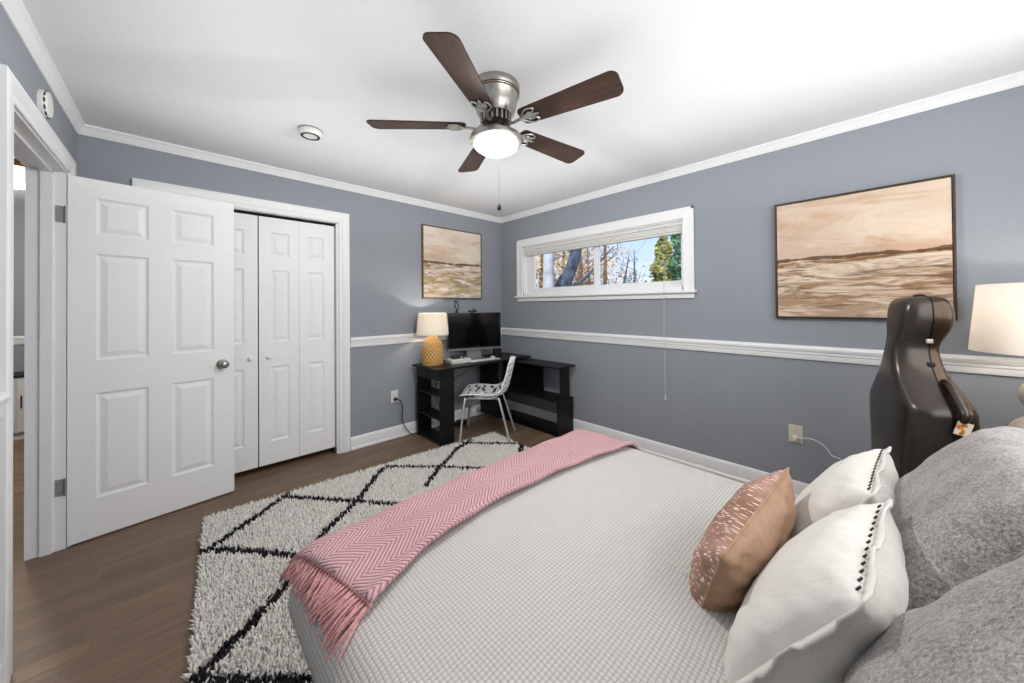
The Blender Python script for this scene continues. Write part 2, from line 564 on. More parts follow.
def lathe(bm, prof, seg=32, center=(0, 0, 0), close=True, uv=False):
    cx, cy, cz = center
    rings = []
    for r, z in prof:
        if r < 1e-6:
            rings.append([bm.verts.new((cx, cy, cz+z))])
        else:
            rings.append([bm.verts.new((cx+r*math.cos(2*PI*k/seg), cy+r*math.sin(2*PI*k/seg), cz+z)) for k in range(seg)])
    lay = bm.loops.layers.uv.verify() if uv else None
    m = len(prof)
    for i, (a, b) in enumerate(zip(rings[:-1], rings[1:])):
        for k in range(seg):
            k2 = (k+1) % seg
            if len(a) == 1 and len(b) == 1: continue
            if len(a) == 1: f = bm.faces.new((a[0], b[k2], b[k])); q = [(k+.5, i), (k+1, i+1), (k, i+1)]
            elif len(b) == 1: f = bm.faces.new((a[k], a[k2], b[0])); q = [(k, i), (k+1, i), (k+.5, i+1)]
            else: f = bm.faces.new((a[k], a[k2], b[k2], b[k])); q = [(k, i), (k+1, i), (k+1, i+1), (k, i+1)]
            if uv:
                for lp, (s, t2) in zip(f.loops, q): lp[lay].uv = (s/seg, t2/(m-1))
    if close:
        if len(rings[0]) > 1: bm.faces.new(rings[0][::-1])
        if len(rings[-1]) > 1: bm.faces.new(rings[-1])
    return bm

def prism(bm, prof, a, b, axis_u, axis_v, origin_shift=(0, 0, 0)):
    """extrude the 2-D profile (u,v) from point a to point b"""
    a, b, U, V = Vector(a), Vector(b), Vector(axis_u), Vector(axis_v)
    r0 = [bm.verts.new(a+U*p[0]+V*p[1]) for p in prof]
    r1 = [bm.verts.new(b+U*p[0]+V*p[1]) for p in prof]
    n = len(prof)
    for k in range(n):
        bm.faces.new((r0[k], r0[(k+1) % n], r1[(k+1) % n], r1[k]))
    bm.faces.new(r0[::-1]); bm.faces.new(r1)
    return bm

def struct(name, bm, mat, label, cat, smooth=None):
    return tag(obj(name, bm, mat, None, smooth), label, cat, None, 'structure')

# ------------------------------------------------------------------ room shell
XW, YC, XD, YH, ZC = 2.984, 3.315, -0.4474, -0.95, 2.415
def build_room():
    bm = BM(); box(bm, -1.75, 3.14, -1.1, 6.5, -0.08, 0.0)
    struct('floor', bm, 'floor_oak', 'brown oak plank floor running through the bedroom and hall', 'floor')
    bm = BM(); box(bm, -1.75, 3.14, -1.1, 6.5, ZC, ZC+0.1)
    struct('ceiling', bm, 'ceiling_paint', 'flat white painted ceiling holding the fan', 'ceiling')
    # closet wall with its opening
    bm = BM(); o0, o1, oz = -0.115, 1.012, 2.05
    box(bm, XD-0.134, o0, YC, YC+0.12, 0, ZC); box(bm, o1, XW+0.15, YC, YC+0.12, 0, ZC); box(bm, o0, o1, YC, YC+0.12, oz, ZC)
    struct('wall_back', bm, 'wall_paint', 'grey wall with the closet opening and the square painting', 'wall')
    bm = BM()
    box(bm, -0.6, 1.5, 3.98, 4.05, 0, ZC); box(bm, -0.34, -0.27, YC+0.12, 3.98, 0, ZC); box(bm, 1.25, 1.32, YC+0.12, 3.98, 0, ZC)
    struct('wall_closet', bm, 'dark_void', 'inside of the closet, coloured dark for the shade behind the folding doors', 'wall')
    # window wall
    bm = BM(); y0, y1, z0, z1 = 1.085, 2.925, 1.415, 2.0
    box(bm, XW, XW+0.15, YH-0.12, y0, 0, ZC); box(bm, XW, XW+0.15, y1, YC, 0, ZC)
    box(bm, XW, XW+0.15, y0, y1, 0, z0); box(bm, XW, XW+0.15, y0, y1, z1, ZC)
    struct('wall_right', bm, 'wall_paint', 'long grey wall with the high wide window', 'wall')
    # door wall
    bm = BM(); y0, y1, z1 = 2.168, 3.062, 2.052
    box(bm, XD-0.134, XD, YH-0.12, y0, 0, ZC); box(bm, XD-0.134, XD, y1, YC, 0, ZC); box(bm, XD-0.134, XD, y0, y1, z1, ZC)
    struct('wall_left', bm, 'wall_paint', 'grey wall with the doorway to the hall', 'wall')
    # head wall behind the camera, with an opening for the assumed window
    bm = BM()
    box(bm, XD, 0.2, YH-0.12, YH, 0, ZC); box(bm, 2.5, XW, YH-0.12, YH, 0, ZC)
    box(bm, 0.2, 2.5, YH-0.12, YH, 0, 1.15); box(bm, 0.2, 2.5, YH-0.12, YH, 2.25, ZC)
    struct('wall_front', bm, 'wall_paint', 'grey wall behind the bed head', 'wall')
    # hall
    bm = BM(); box(bm, -1.75, -0.45, 6.3, 6.42, 0, ZC)
    struct('wall_hall_end', bm, 'wall_paint', 'grey end wall of the hall seen through the doorway', 'wall')
    bm = BM(); box(bm, -1.75, -1.63, -1.1, 6.3, 0, ZC)
    struct('wall_hall_side', bm, 'wall_paint', 'far side wall of the hall', 'wall')
    bm = BM(); box(bm, -0.60, -0.50, 3.44, 6.3, 0, ZC)
    struct('wall_hall_closet', bm, 'wall_paint', 'hall side of the closet block', 'wall')

def crown_prof():
    return [(0, 0), (0, -0.058), (0.006, -0.058), (0.010, -0.050), (0.014, -0.046), (0.022, -0.026), (0.032, -0.014), (0.036, -0.012), (0.036, 0)]
def rail_prof():
    return [(0, 0.930), (0.012, 0.930), (0.015, 0.936), (0.015, 0.962), (0.020, 0.968), (0.020, 0.980), (0.026, 0.988), (0.028, 1.004), (0.022, 1.016), (0.012, 1.021), (0, 1.021)]
def base_prof():
    return [(0, 0), (0.022, 0), (0.022, 0.014), (0.016, 0.022), (0.014, 0.025), (0.014, 0.092), (0.010, 0.104), (0.006, 0.112), (0, 0.114)]

def build_trim():
    Z = (0, 0, 1)
    runs = {
        'back': ((XD, YC), (XW, YC), (0, -1, 0)),
        'right': ((XW, YC), (XW, YH), (-1, 0, 0)),
        'left': ((XD, YH), (XD, YC), (1, 0, 0)),
        'front': ((XD, YH), (XW, YH), (0, 1, 0)),
    }
    nm = {'back': 'closet wall', 'right': 'window wall', 'left': 'doorway wall', 'front': 'bed head wall'}
    k = 1
    for s, (a, b, n) in runs.items():
        bm = BM(); prism(bm, crown_prof(), (*a, ZC), (*b, ZC), n, Z)
        struct('trim_%d' % k, bm, 'trim_paint', 'white crown moulding along the top of the %s' % nm[s], 'moulding', 30); k += 1
    segs = {'back': [(-0.4474, -0.222), (1.122, XW)], 'left': [(YH, 2.062), (3.168, YC)]}
    for s in ('back', 'right', 'left', 'front'):
        a, b, n = runs[s]
        for kind, prof in (('rail', rail_prof()), ('base', base_prof())):
            bm = BM()
            if s == 'back':
                for x0, x1 in segs['back']: prism(bm, prof, (x0, YC, 0), (x1, YC, 0), n, Z)
            elif s == 'left':
                for y0, y1 in segs['left']: prism(bm, prof, (XD, y0, 0), (XD, y1, 0), n, Z)
            else:
                prism(bm, prof, (*a, 0), (*b, 0), n, Z)
            if kind == 'rail':
                struct('trim_%d' % k, bm, 'trim_paint', 'white chair rail along the %s' % nm[s], 'chair rail', 30); k += 1
            else:
                struct('baseboard_%s' % s, bm, 'trim_paint', 'white baseboard along the foot of the %s' % nm[s], 'baseboard', 30)
    # hall mouldings
    bm = BM(); prism(bm, rail_prof(), (-1.63, 6.3, 0), (-0.7, 6.3, 0), (0, -1, 0), Z)
    struct('trim_%d' % k, bm, 'trim_paint', 'white chair rail on the hall end wall', 'chair rail', 30); k += 1
    bm = BM(); prism(bm, base_prof(), (-1.63, 6.3, 0), (-0.7, 6.3, 0), (0, -1, 0), Z)
    struct('baseboard_hall', bm, 'trim_paint', 'white baseboard at the end of the hall', 'baseboard', 30)

    # casings: profile across the casing width (0 = opening edge)
    def casing(name, label, P, U, N, w0, w1, h, cw=0.092):
        """P: origin on the wall at floor level; U: along the wall; N: into the room"""
        P, U, N = Vector(P), Vector(U), Vector(N)
        prof = [(0, 0), (0, 0.012), (0.006, 0.015), (0.012, 0.0145), (0.030, 0.014), (0.036, 0.018), (0.060, 0.021), (cw-0.008, 0.022), (cw, 0.018), (cw, 0)]
        bm = BM()
        def miter(path):
            rings = []
            for q, d in path:      # q: opening corner, d: outward direction (unnormalised for mitre)
                rings.append([bm.verts.new(q+d*p[0]+N*p[1]) for p in prof])
            for r0, r1 in zip(rings[:-1], rings[1:]):
                for i in range(len(prof)):
                    j = (i+1) % len(prof)
                    bm.faces.new((r0[i], r0[j], r1[j], r1[i]))
            bm.faces.new(rings[0][::-1]); bm.faces.new(rings[-1])
        Zv = Vector((0, 0, 1))
        miter([(P+U*w0, -U), (P+U*w0+Zv*h, -U+Zv), (P+U*w1+Zv*h, U+Zv), (P+U*w1, U)])
        return struct(name, bm, 'trim_paint', label, 'door casing', 30)
    casing('trim_%d' % k, 'white casing round the closet opening', (0, YC, 0), (1, 0, 0), (0, -1, 0), -0.128, 1.025, 2.052); k += 1
    casing('trim_%d' % k, 'white casing round the doorway to the hall', (XD, 0, 0), (0, 1, 0), (1, 0, 0), 2.156, 3.068, 2.052); k += 1
    # closet jamb
    bm = BM()
    box(bm, -0.128, -0.112, YC-0.004, YC+0.118, 0, 2.052); box(bm, 1.010, 1.026, YC-0.004, YC+0.118, 0, 2.052); box(bm, -0.128, 1.026, YC-0.004, YC+0.118, 2.046, 2.062)
    struct('trim_%d' % k, bm, 'trim_paint', 'white jamb lining the closet opening', 'door jamb'); k += 1
    bm = BM(); box(bm, -0.11, 1.008, YC+0.045, YC+0.07, 2.030, 2.045)
    struct('trim_%d' % k, bm, 'dark_void', 'track above the folding closet doors, coloured dark for the shaded gap', 'track'); k += 1
    # hall door jamb with its stop
    bm = BM()
    for y0, y1, sy in ((2.146, 2.168, 1), (3.058, 3.080, -1)):
        box(bm, XD-0.134, XD+0.001, y0, y1, 0, 2.052)
        ys = (y1, y1+0.012) if sy > 0 else (y0-0.012, y0)
        box(bm, XD-0.085, XD-0.045, ys[0], ys[1], 0, 2.05)
    box(bm, XD-0.134, XD+0.001, 2.146, 3.08, 2.046, 2.068); box(bm, XD-0.085, XD-0.045, 2.168, 3.058, 2.034, 2.046)
    struct('trim_%d' % k, bm, 'trim_paint', 'white jamb and stop of the hall doorway', 'door jamb'); k += 1

# ------------------------------------------------------------------ doors
def panel_face(bm, x0, x1, z0, z1, y, depth, s):
    """moulded raised panel on a door face at y; s = outward sign along y"""
    rings = [(0, 0), (0.004, -0.003), (0.012, -depth), (0.018, -depth), (0.042, -0.001), (0.046, -0.0005)]
    prev = None
    for ins, d in rings:
        r = [bm.verts.new((x, y+s*d, z)) for x, z in ((x0+ins, z0+ins), (x1-ins, z0+ins), (x1-ins, z1-ins), (x0+ins, z1-ins))]
        if prev:
            for i in range(4):
                bm.faces.new((prev[i], prev[(i+1) % 4], r[(i+1) % 4], r[i]))
        prev = r
    bm.faces.new(prev)

def door_slab(bm, w, h, t, panels, depth=0.007):
    """slab 0..w, y 0..t, z 0..h with moulded panels on both faces"""
    xs = sorted({0.0, w} | {p[0] for p in panels} | {p[1] for p in panels})
    zs = sorted({0.0, h} | {p[2] for p in panels} | {p[3] for p in panels})
    def inpanel(x, z):
        return any(p[0] < x < p[1] and p[2] < z < p[3] for p in panels)
    for y, s in ((0.0, -1), (t, 1)):
        for i in range(len(xs)-1):
            for j in range(len(zs)-1):
                if inpanel((xs[i]+xs[i+1])/2, (zs[j]+zs[j+1])/2): continue
                bm.faces.new([bm.verts.new((x, y, z)) for x, z in ((xs[i], zs[j]), (xs[i+1], zs[j]), (xs[i+1], zs[j+1]), (xs[i], zs[j+1]))])
        for p in panels:
            panel_face(bm, *p, y, depth, s)
    for q in (((0, 0), (0, h)), ((w, 0), (w, h)), ((0, 0), (w, 0)), ((0, h), (w, h))):
        (xa, za), (xb, zb) = q
        bm.faces.new([bm.verts.new(v) for v in ((xa, 0, za), (xb, 0, zb), (xb, t, zb), (xa, t, za))])
    bmesh.ops.remove_doubles(bm, verts=bm.verts, dist=1e-5)

def build_doors():
    ang = math.atan2(0.0711, 0.5540)
    d = thing('door_1', 'white six panel door standing open beside the doorway', 'door', (-0.442, 3.054, 0.010), ang, None, 'structure')
    W, H = 0.728, 2.028
    cols = [(0.100, 0.309), (0.412, 0.617)]
    rows = [(0.218, 0.812), (0.998, 1.604), (1.712, 1.923)]
    bm = BM(); door_slab(bm, W, H, 0.035, [(c[0], c[1], r[0], r[1]) for c in cols for r in rows])
    obj('slab', bm, 'door_paint', d)
    for s in (-1, 1):
        bm = BM()
        y = -0.0 if s < 0 else 0.035
        m = Matrix.Translation((0.664, y, 0.902)) @ Matrix.Rotation(R(90)*(1 if s < 0 else -1), 4, 'X')
        lathe(bm, [(0.0, 0), (0.032, 0), (0.032, 0.004), (0.026, 0.009), (0.013, 0.012), (0.011, 0.026), (0.018, 0.032), (0.026, 0.040), (0.028, 0.050), (0.024, 0.060), (0.014, 0.066), (0.0, 0.067)], 28)
        bmesh.ops.transform(bm, matrix=m, verts=bm.verts)
        tag(obj('knob', bm, 'satin_nickel', d, 40), 'round satin nickel knob')
    bm = BM(); box(bm, W-0.001, W+0.002, 0.004, 0.031, 0.87, 0.93)
    obj('latch_plate', bm, 'satin_nickel', d)
    for z in (0.292, 1.774):
        bm = BM()
        box(bm, -0.004, -0.001, -0.002, 0.033, z-0.01, z+0.079)
        tube(bm, [(-0.006, -0.005, z-0.012), (-0.006, -0.005, z+0.081)], 0.005, 10)
        # leaf let into the jamb
        inv = Matrix.Rotation(-ang, 4, 'Z') @ Matrix.Translation((0.442, -3.054, -0.010))
        b2 = BM(); box(b2, XD-0.036, XD+0.002, 3.0545, 3.0582, z, z+0.089)
        bmesh.ops.transform(b2, matrix=inv, verts=b2.verts)
        me = bpy.data.meshes.new('tmp'); b2.to_mesh(me); b2.free(); bm.from_mesh(me); bpy.data.meshes.remove(me)
        tag(obj('hinge', bm, 'hinge_metal', d), 'grey metal hinge')
    # bifold closet doors: two pairs
    def pair(name, label, x0, x1, knobx):
        t = thing(name, label, 'closet door', (x0, YC+0.040, 0.052), 0, None, 'structure')
        w = (x1-x0)/2
        for k in range(2):
            bm = BM()
            a = 0.074 if k == 0 else 0.058
            door_slab(bm, w-0.002, 1.972, 0.030, [(a, a+0.132, z0, z1) for z0, z1 in ((0.180, 0.775), (0.972, 1.548), (1.660, 1.852))], 0.006)
            if k: bmesh.ops.translate(bm, vec=(w, 0, 0), verts=bm.verts)
            obj('door_leaf', bm, 'door_paint', t)
        bm = BM()
        lathe(bm, [(0, 0), (0.009, 0), (0.008, 0.010), (0.015, 0.016), (0.0165, 0.022), (0.012, 0.028), (0, 0.030)], 20)
        bmesh.ops.transform(bm, matrix=Matrix.Translation((knobx-x0, 0, 0.855)) @ Matrix.Rotation(R(90), 4, 'X'), verts=bm.verts)
        obj('knob', bm, 'trim_paint', t, 40)
        return t
    pair('door_2', 'left folding closet door, mostly behind the open door', -0.108, 0.447, 0.398)
    pair('door_3', 'right folding closet door beside the grey wall', 0.453, 1.007, 0.517)
    bm = BM(); box(bm, 0.985, 1.006, YC+0.03, YC+0.075, 0.0, 0.05)
    tag(obj('floor_pivot_bracket', bm, 'dark_metal'), 'small dark pivot bracket on the floor under the folding closet door', 'bracket')

# ------------------------------------------------------------------ window, blind and outdoors
def build_window():
    w = thing('window_1', 'high wide sliding window in a white frame', 'window', (XW, 2.0, 1.415), 0, None, 'structure')
    y0, y1, z0, z1 = -0.915, 0.925, 0.0, 0.585      # opening, local
    bm = BM()
    cw = 0.083
    box(bm, -0.018, 0, y0-cw, y0, z0, z1+cw, 0.003); box(bm, -0.018, 0, y1, y1+cw, z0, z1+cw, 0.003)
    box(bm, -0.018, 0, y0, y1, z1, z1+cw, 0.003)
    box(bm, -0.024, -0.016, y0-cw-0.002, y0-cw+0.014, z0, z1+cw+0.002); box(bm, -0.024, -0.016, y1+cw-0.014, y1+cw+0.002, z0, z1+cw+0.002)
    box(bm, -0.024, -0.016, y0-cw-0.002, y1+cw+0.002, z1+cw-0.014, z1+cw+0.002)
    obj('casing', bm, 'trim_paint', w)
    bm = BM()
    box(bm, -0.052, 0.06, y0-cw-0.018, y1+cw+0.018, -0.024, 0.0, 0.006)
    box(bm, -0.020, 0.0, y0-cw, y1+cw, -0.066, -0.024, 0.004)
    obj('sill', bm, 'trim_paint', w)
    bm = BM()
    box(bm, 0, 0.15, y0-0.0005, y0+0.012, z0, z1); box(bm, 0, 0.15, y1-0.012, y1, z0, z1); box(bm, 0, 0.15, y0, y1, z1-0.012, z1); box(bm, 0.0, 0.15, y0, y1, 0.0, 0.03)
    obj('jamb', bm, 'trim_paint', w)
    # two sashes
    def sash(ya, yb, x):
        bm = BM(); f = 0.042
        box(bm, x, x+0.025, ya, ya+f, 0.03, z1-0.012, 0.003); box(bm, x, x+0.025, yb-f, yb, 0.03, z1-0.012, 0.003)
        box(bm, x, x+0.025, ya+f, yb-f, 0.03, 0.088, 0.003); box(bm, x, x+0.025, ya+f, yb-f, z1-0.06, z1-0.012, 0.003)
        o = obj('sash', bm, 'trim_paint', w)
        bm = BM(); box(bm, x+0.010, x+0.014, ya+f-0.002, yb-f+0.002, 0.086, z1-0.058)
        g = obj('pane', bm, 'window_glass', o)
    sash(-0.063, y1-0.085, 0.060); sash(y0+0.012, -0.023, 0.090)
    bm = BM(); box(bm, 0.055, 0.12, y1-0.087, y1-0.010, 0.03, z1-0.012, 0.003)
    obj('fixed_stile', bm, 'trim_paint', w)
    # blind
    b = thing('window_blind', 'white cellular blind drawn up to the top of the window', 'blind', (XW, 2.0, 1.415))
    bm = BM(); box(bm, 0.004, 0.054, y0+0.014, y1-0.014, z1-0.044, z1-0.014, 0.004)
    obj('headrail', bm, 'blind_fabric', b)
    bm = BM()
    prof = []
    n = 6
    for i in range(n+1):
        z = z1-0.046-i*0.008
        prof.append((0.010 if i % 2 == 0 else 0.004, z))
    prof2 = [(0.050 if i % 2 == 0 else 0.056, z1-0.046-i*0.008) for i in range(n+1)][::-1]
    prism(bm, prof+prof2, (0, y0+0.016, 0), (0, y1-0.016, 0), (1, 0, 0), (0, 0, 1))
    obj('folded_cells', bm, 'blind_fabric', b)
    bm = BM(); box(bm, 0.005, 0.055, y0+0.014, y1-0.014, z1-0.112, z1-0.096, 0.004)
    obj('bottom_rail', bm, 'blind_fabric', b)
    bm = BM(); yc = 1.225-2.0
    for dy in (-0.006, 0.006):
        tube(bm, spline([(0.0, yc+dy, z1-0.04), (-0.022, yc+dy, z1-0.09), (-0.056, yc+dy, 0.0), (-0.058, yc+dy*0.8, -0.4), (-0.050, yc+dy*0.3, -0.87)], 6), 0.0011, 6)
    obj('pull_cord', bm, 'cord_grey', b)
    bm = BM(); lathe(bm, [(0, 0.02), (0.004, 0.018), (0.008, -0.008), (0.009, -0.018), (0, -0.02)], 12, (-0.050, yc, -0.89))
    obj('cord_tassel', bm, 'cord_grey', b, 40)
    # assumed window behind the camera, added to go with the back fill light
    w2 = thing('assumed_window', 'unseen window added behind the bed head for the fill light', 'window', (1.35, YH, 1.15), 0, None, 'structure')
    bm = BM()
    box(bm, -1.24, -1.15, 0, 0.018, -0.09, 1.19); box(bm, 1.15, 1.24, 0, 0.018, -0.09, 1.19); box(bm, -1.15, 1.15, 0, 0.018, 1.10, 1.19); box(bm, -1.15, 1.15, 0, 0.04, -0.09, 0.0)
    obj('casing', bm, 'trim_paint', w2)
    bm = BM(); box(bm, -1.15, 1.15, -0.12, -0.05, 0, 1.10)
    obj('closed_shade', bm, 'blind_fabric', w2)

def px_dir(u):
    b = 0.762786+math.atan((u-512)/348.09)
    return math.sin(b), math.cos(b)

def leaves(bm, pts, size, rng):
    for p in pts:
        a = Vector((rng.gauss(0, 1), rng.gauss(0, 1), rng.gauss(0, 1))).normalized()
        u, w = frame_on(a)
        s = size*rng.uniform(0.6, 1.3)
        vs = [bm.verts.new(p+u*s), bm.verts.new(p+w*s*0.5), bm.verts.new(p-u*s), bm.verts.new(p-w*s*0.5)]
        bm.faces.new(vs)

def tree(label, u, dist, base_z, paths, bark, leaf=None, leaf_n=0, leaf_r=0.3, leaf_size=0.05, seed=1, twigs=0, twig_len=0.8, group=None):
    """paths: list of [(lateral, z, r), ...] in a plane across the view; twigs and leaves grow off them"""
    rng = random.Random(seed)
    dx, dy = px_dir(u)
    t = thing('tree', label, 'tree', (dx*dist, dy*dist, base_z), math.atan2(dy, dx)-PI/2, group)
    bm = BM()
    tips = []
    def grow(p, d, r, L, depth):
        pts = [p]; q = p.copy(); dd = d.copy()
        n = 4
        for i in range(n):
            dd = (dd+Vector((rng.gauss(0, .18), rng.gauss(0, .18), rng.gauss(0.06, .12)))).normalized()
            q = q+dd*L/n
            pts.append(q.copy())
        tube(bm, pts, [r*(1-0.7*i/n) for i in range(n+1)], 5)
        tips.extend(pts[2:])
        if depth > 0:
            for i in range(rng.randint(2, 3)):
                k = rng.randint(1, n)
                side = Vector((rng.gauss(0, 1), rng.gauss(0, 1), rng.gauss(0.3, 0.6))).normalized()
                grow(pts[k], (dd+side*0.9).normalized(), r*0.5, L*0.62, depth-1)
    for path in paths:
        pts = spline([(a, 0 if len(q) == 0 else q[0], z) for a, z, r, *q in path], 4)
        rr = [p[2] for p in path]
        rad = [rr[min(int(i/4), len(rr)-1)]*(1-(i % 4)/4)+rr[min(int(i/4)+1, len(rr)-1)]*((i % 4)/4) for i in range(len(pts))]
        tube(bm, pts, rad, 10)
        tips.extend(pts[len(pts)//2:])
        for i in range(twigs):
            k = rng.randint(len(pts)//4, len(pts)-1)
            side = Vector((rng.choice((-1, 1))*rng.uniform(.5, 1), rng.gauss(0, .6), rng.uniform(0.1, 0.9))).normalized()
            grow(pts[k], side, max(0.006, rad[k]*0.4), twig_len*rng.uniform(0.6, 1.2), 2)
    obj('trunk', bm, bark, t, 60)
    if leaf:
        bm = BM()
        P = []
        for i in range(leaf_n):
            c = tips[rng.randrange(len(tips))]
            P.append(c+Vector((rng.gauss(0, leaf_r), rng.gauss(0, leaf_r), rng.gauss(0, leaf_r))))
        leaves(bm, P, leaf_size, rng)
        obj('foliage', bm, leaf, t)
    return t

def conifer(label, u, dist, base_z, h, rad, leaf, n, seed, size=0.07):
    rng = random.Random(seed)
    dx, dy = px_dir(u)
    t = thing('conifer', label, 'tree', (dx*dist, dy*dist, base_z))
    bm = BM(); tube(bm, [(0, 0, 0), (0.02, 0, h*0.5), (0, 0, h*0.97)], [0.12, 0.08, 0.015], 8)
    obj('trunk', bm, 'bark_brown', t, 60)
    bm = BM(); P = []
    for i in range(n):
        z = rng.random()**1.2
        r = rad*(1-z)**0.8*(0.45+0.55*rng.random()**0.5)*(0.85+0.2*math.sin(z*40))
        a = rng.uniform(0, 2*PI)
        P.append(Vector((r*math.cos(a), r*math.sin(a), h*(0.08+0.92*z)-r*0.15)))
    leaves(bm, P, size, rng)
    obj('foliage', bm, leaf, t)
    return t

def build_outdoors():
    bm = BM(); box(bm, 3.3, 70, -40, 60, -0.75, -0.6)
    struct('ground', bm, 'lawn', 'pale autumn lawn outside the window', 'ground')
    z = -0.6
    tree('white barked tree at the left edge of the window view', 548.5, 8.0, z, [[(0, 0, .15), (0, 2, .135), (0.03, 4, .11), (0.1, 6, .05)]], 'bark_white', seed=3)
    tree('thick dark tree trunk leaning right with a fork, left half of the window', 559.5, 8.6, z,
         [[(0.06, 0, .21), (0.04, 1.6, .20), (0.03, 2.22, .21), (0.27, 2.75, .15), (0.45, 3.4, .13), (0.75, 4.8, .1), (1.0, 6, .05)],
          [(0.18, 2.35, .06), (0.5, 2.46, .045), (0.8, 2.75, .03), (1.3, 3.3, .012)]], 'bark_grey', seed=4)
    tree('slim bare brown tree between the dark trunk and the window mullion', 580, 12, z, [[(0, 0, .10), (0, 2, .085), (0.02, 3.2, .06), (0.0, 5.2, .02)]], 'bark_brown', 'leaf_orange', 400, .5, .03, 8, 16, 1.0)
    tree('golden leaved tree behind the white barked tree', 540, 14, z, [[(0, 0, .12), (0, 2, .10), (0.1, 4, .06), (0, 6, .02)], [(0, 1.4, .06), (-.8, 3, .04), (-1.2, 5, .01)]], 'bark_brown', 'leaf_orange', 5200, .42, .055, 11, 14, 1.3)
    tree('golden leaved tree behind the forked dark trunk', 566, 16, z, [[(0, 0, .12), (0, 2, .10), (-0.1, 4, .06), (0, 5.4, .02)], [(0, 1.2, .06), (.8, 2.4, .04), (1.4, 3.2, .01)]], 'bark_brown', 'leaf_orange', 4600, .42, .055, 12, 12, 1.2)
    tree('russet leaved tree just right of the window mullion', 604, 11, z, [[(0, 0, .09), (0.02, 2, .07), (0.05, 3.6, .045), (0, 5.5, .015)], [(0, 1.2, .04), (-.4, 2.4, .03), (-.5, 4, .01)]], 'bark_brown', 'leaf_russet', 1100, .22, .032, 13, 14, 0.8)
    tree('bare forked tree against the sky in the right pane', 622, 20, z, [[(0, 0, .13), (0, 2.2, .10), (.22, 3.6, .06), (.40, 4.6, .015)], [(0, 1.4, .07), (-.5, 2.6, .05), (-.9, 3.8, .012)]], 'bark_grey', seed=14, twigs=9, twig_len=0.8)
    tree('slender bare tree against the sky, right of the forked one', 634.5, 20, z, [[(0, 0, .10), (0, 2.4, .08), (.02, 3.8, .045), (0, 4.9, .012)]], 'bark_grey', seed=15, twigs=12, twig_len=0.9)
    tree('low russet bush tree at the foot of the olive conifer', 655, 13, z, [[(0, 0, .07), (-.15, 1.6, .06), (-.4, 2.6, .02)], [(0, 0.8, .05), (.2, 1.8, .04), (.3, 2.5, .01)]], 'bark_brown', 'leaf_russet', 500, .14, .035, 16, 6, 0.4)
    conifer('olive green conifer at the right of the window view', 664, 13, z, 4.6, 1.05, 'leaf_olive', 5200, 17, .075)
    conifer('blue green conifer at the right edge of the window view', 682, 11, z, 5.6, 0.62, 'leaf_green', 4200, 18, .07)
    rng = random.Random(5)
    t = thing('hedge', 'hazy line of bushes far behind the trees', 'hedge', (24, 0, z))
    bm = BM(); P = []
    for i in range(9000):
        y = rng.uniform(2, 30); P.append(Vector((rng.uniform(-0.8, 0.8), y, abs(rng.gauss(0, 1.25+0.35*math.sin(y*1.7))))))
    leaves(bm, P, 0.2, rng)
    obj('hedge_foliage', bm, 'leaf_hedge', t)['kind'] = 'stuff'

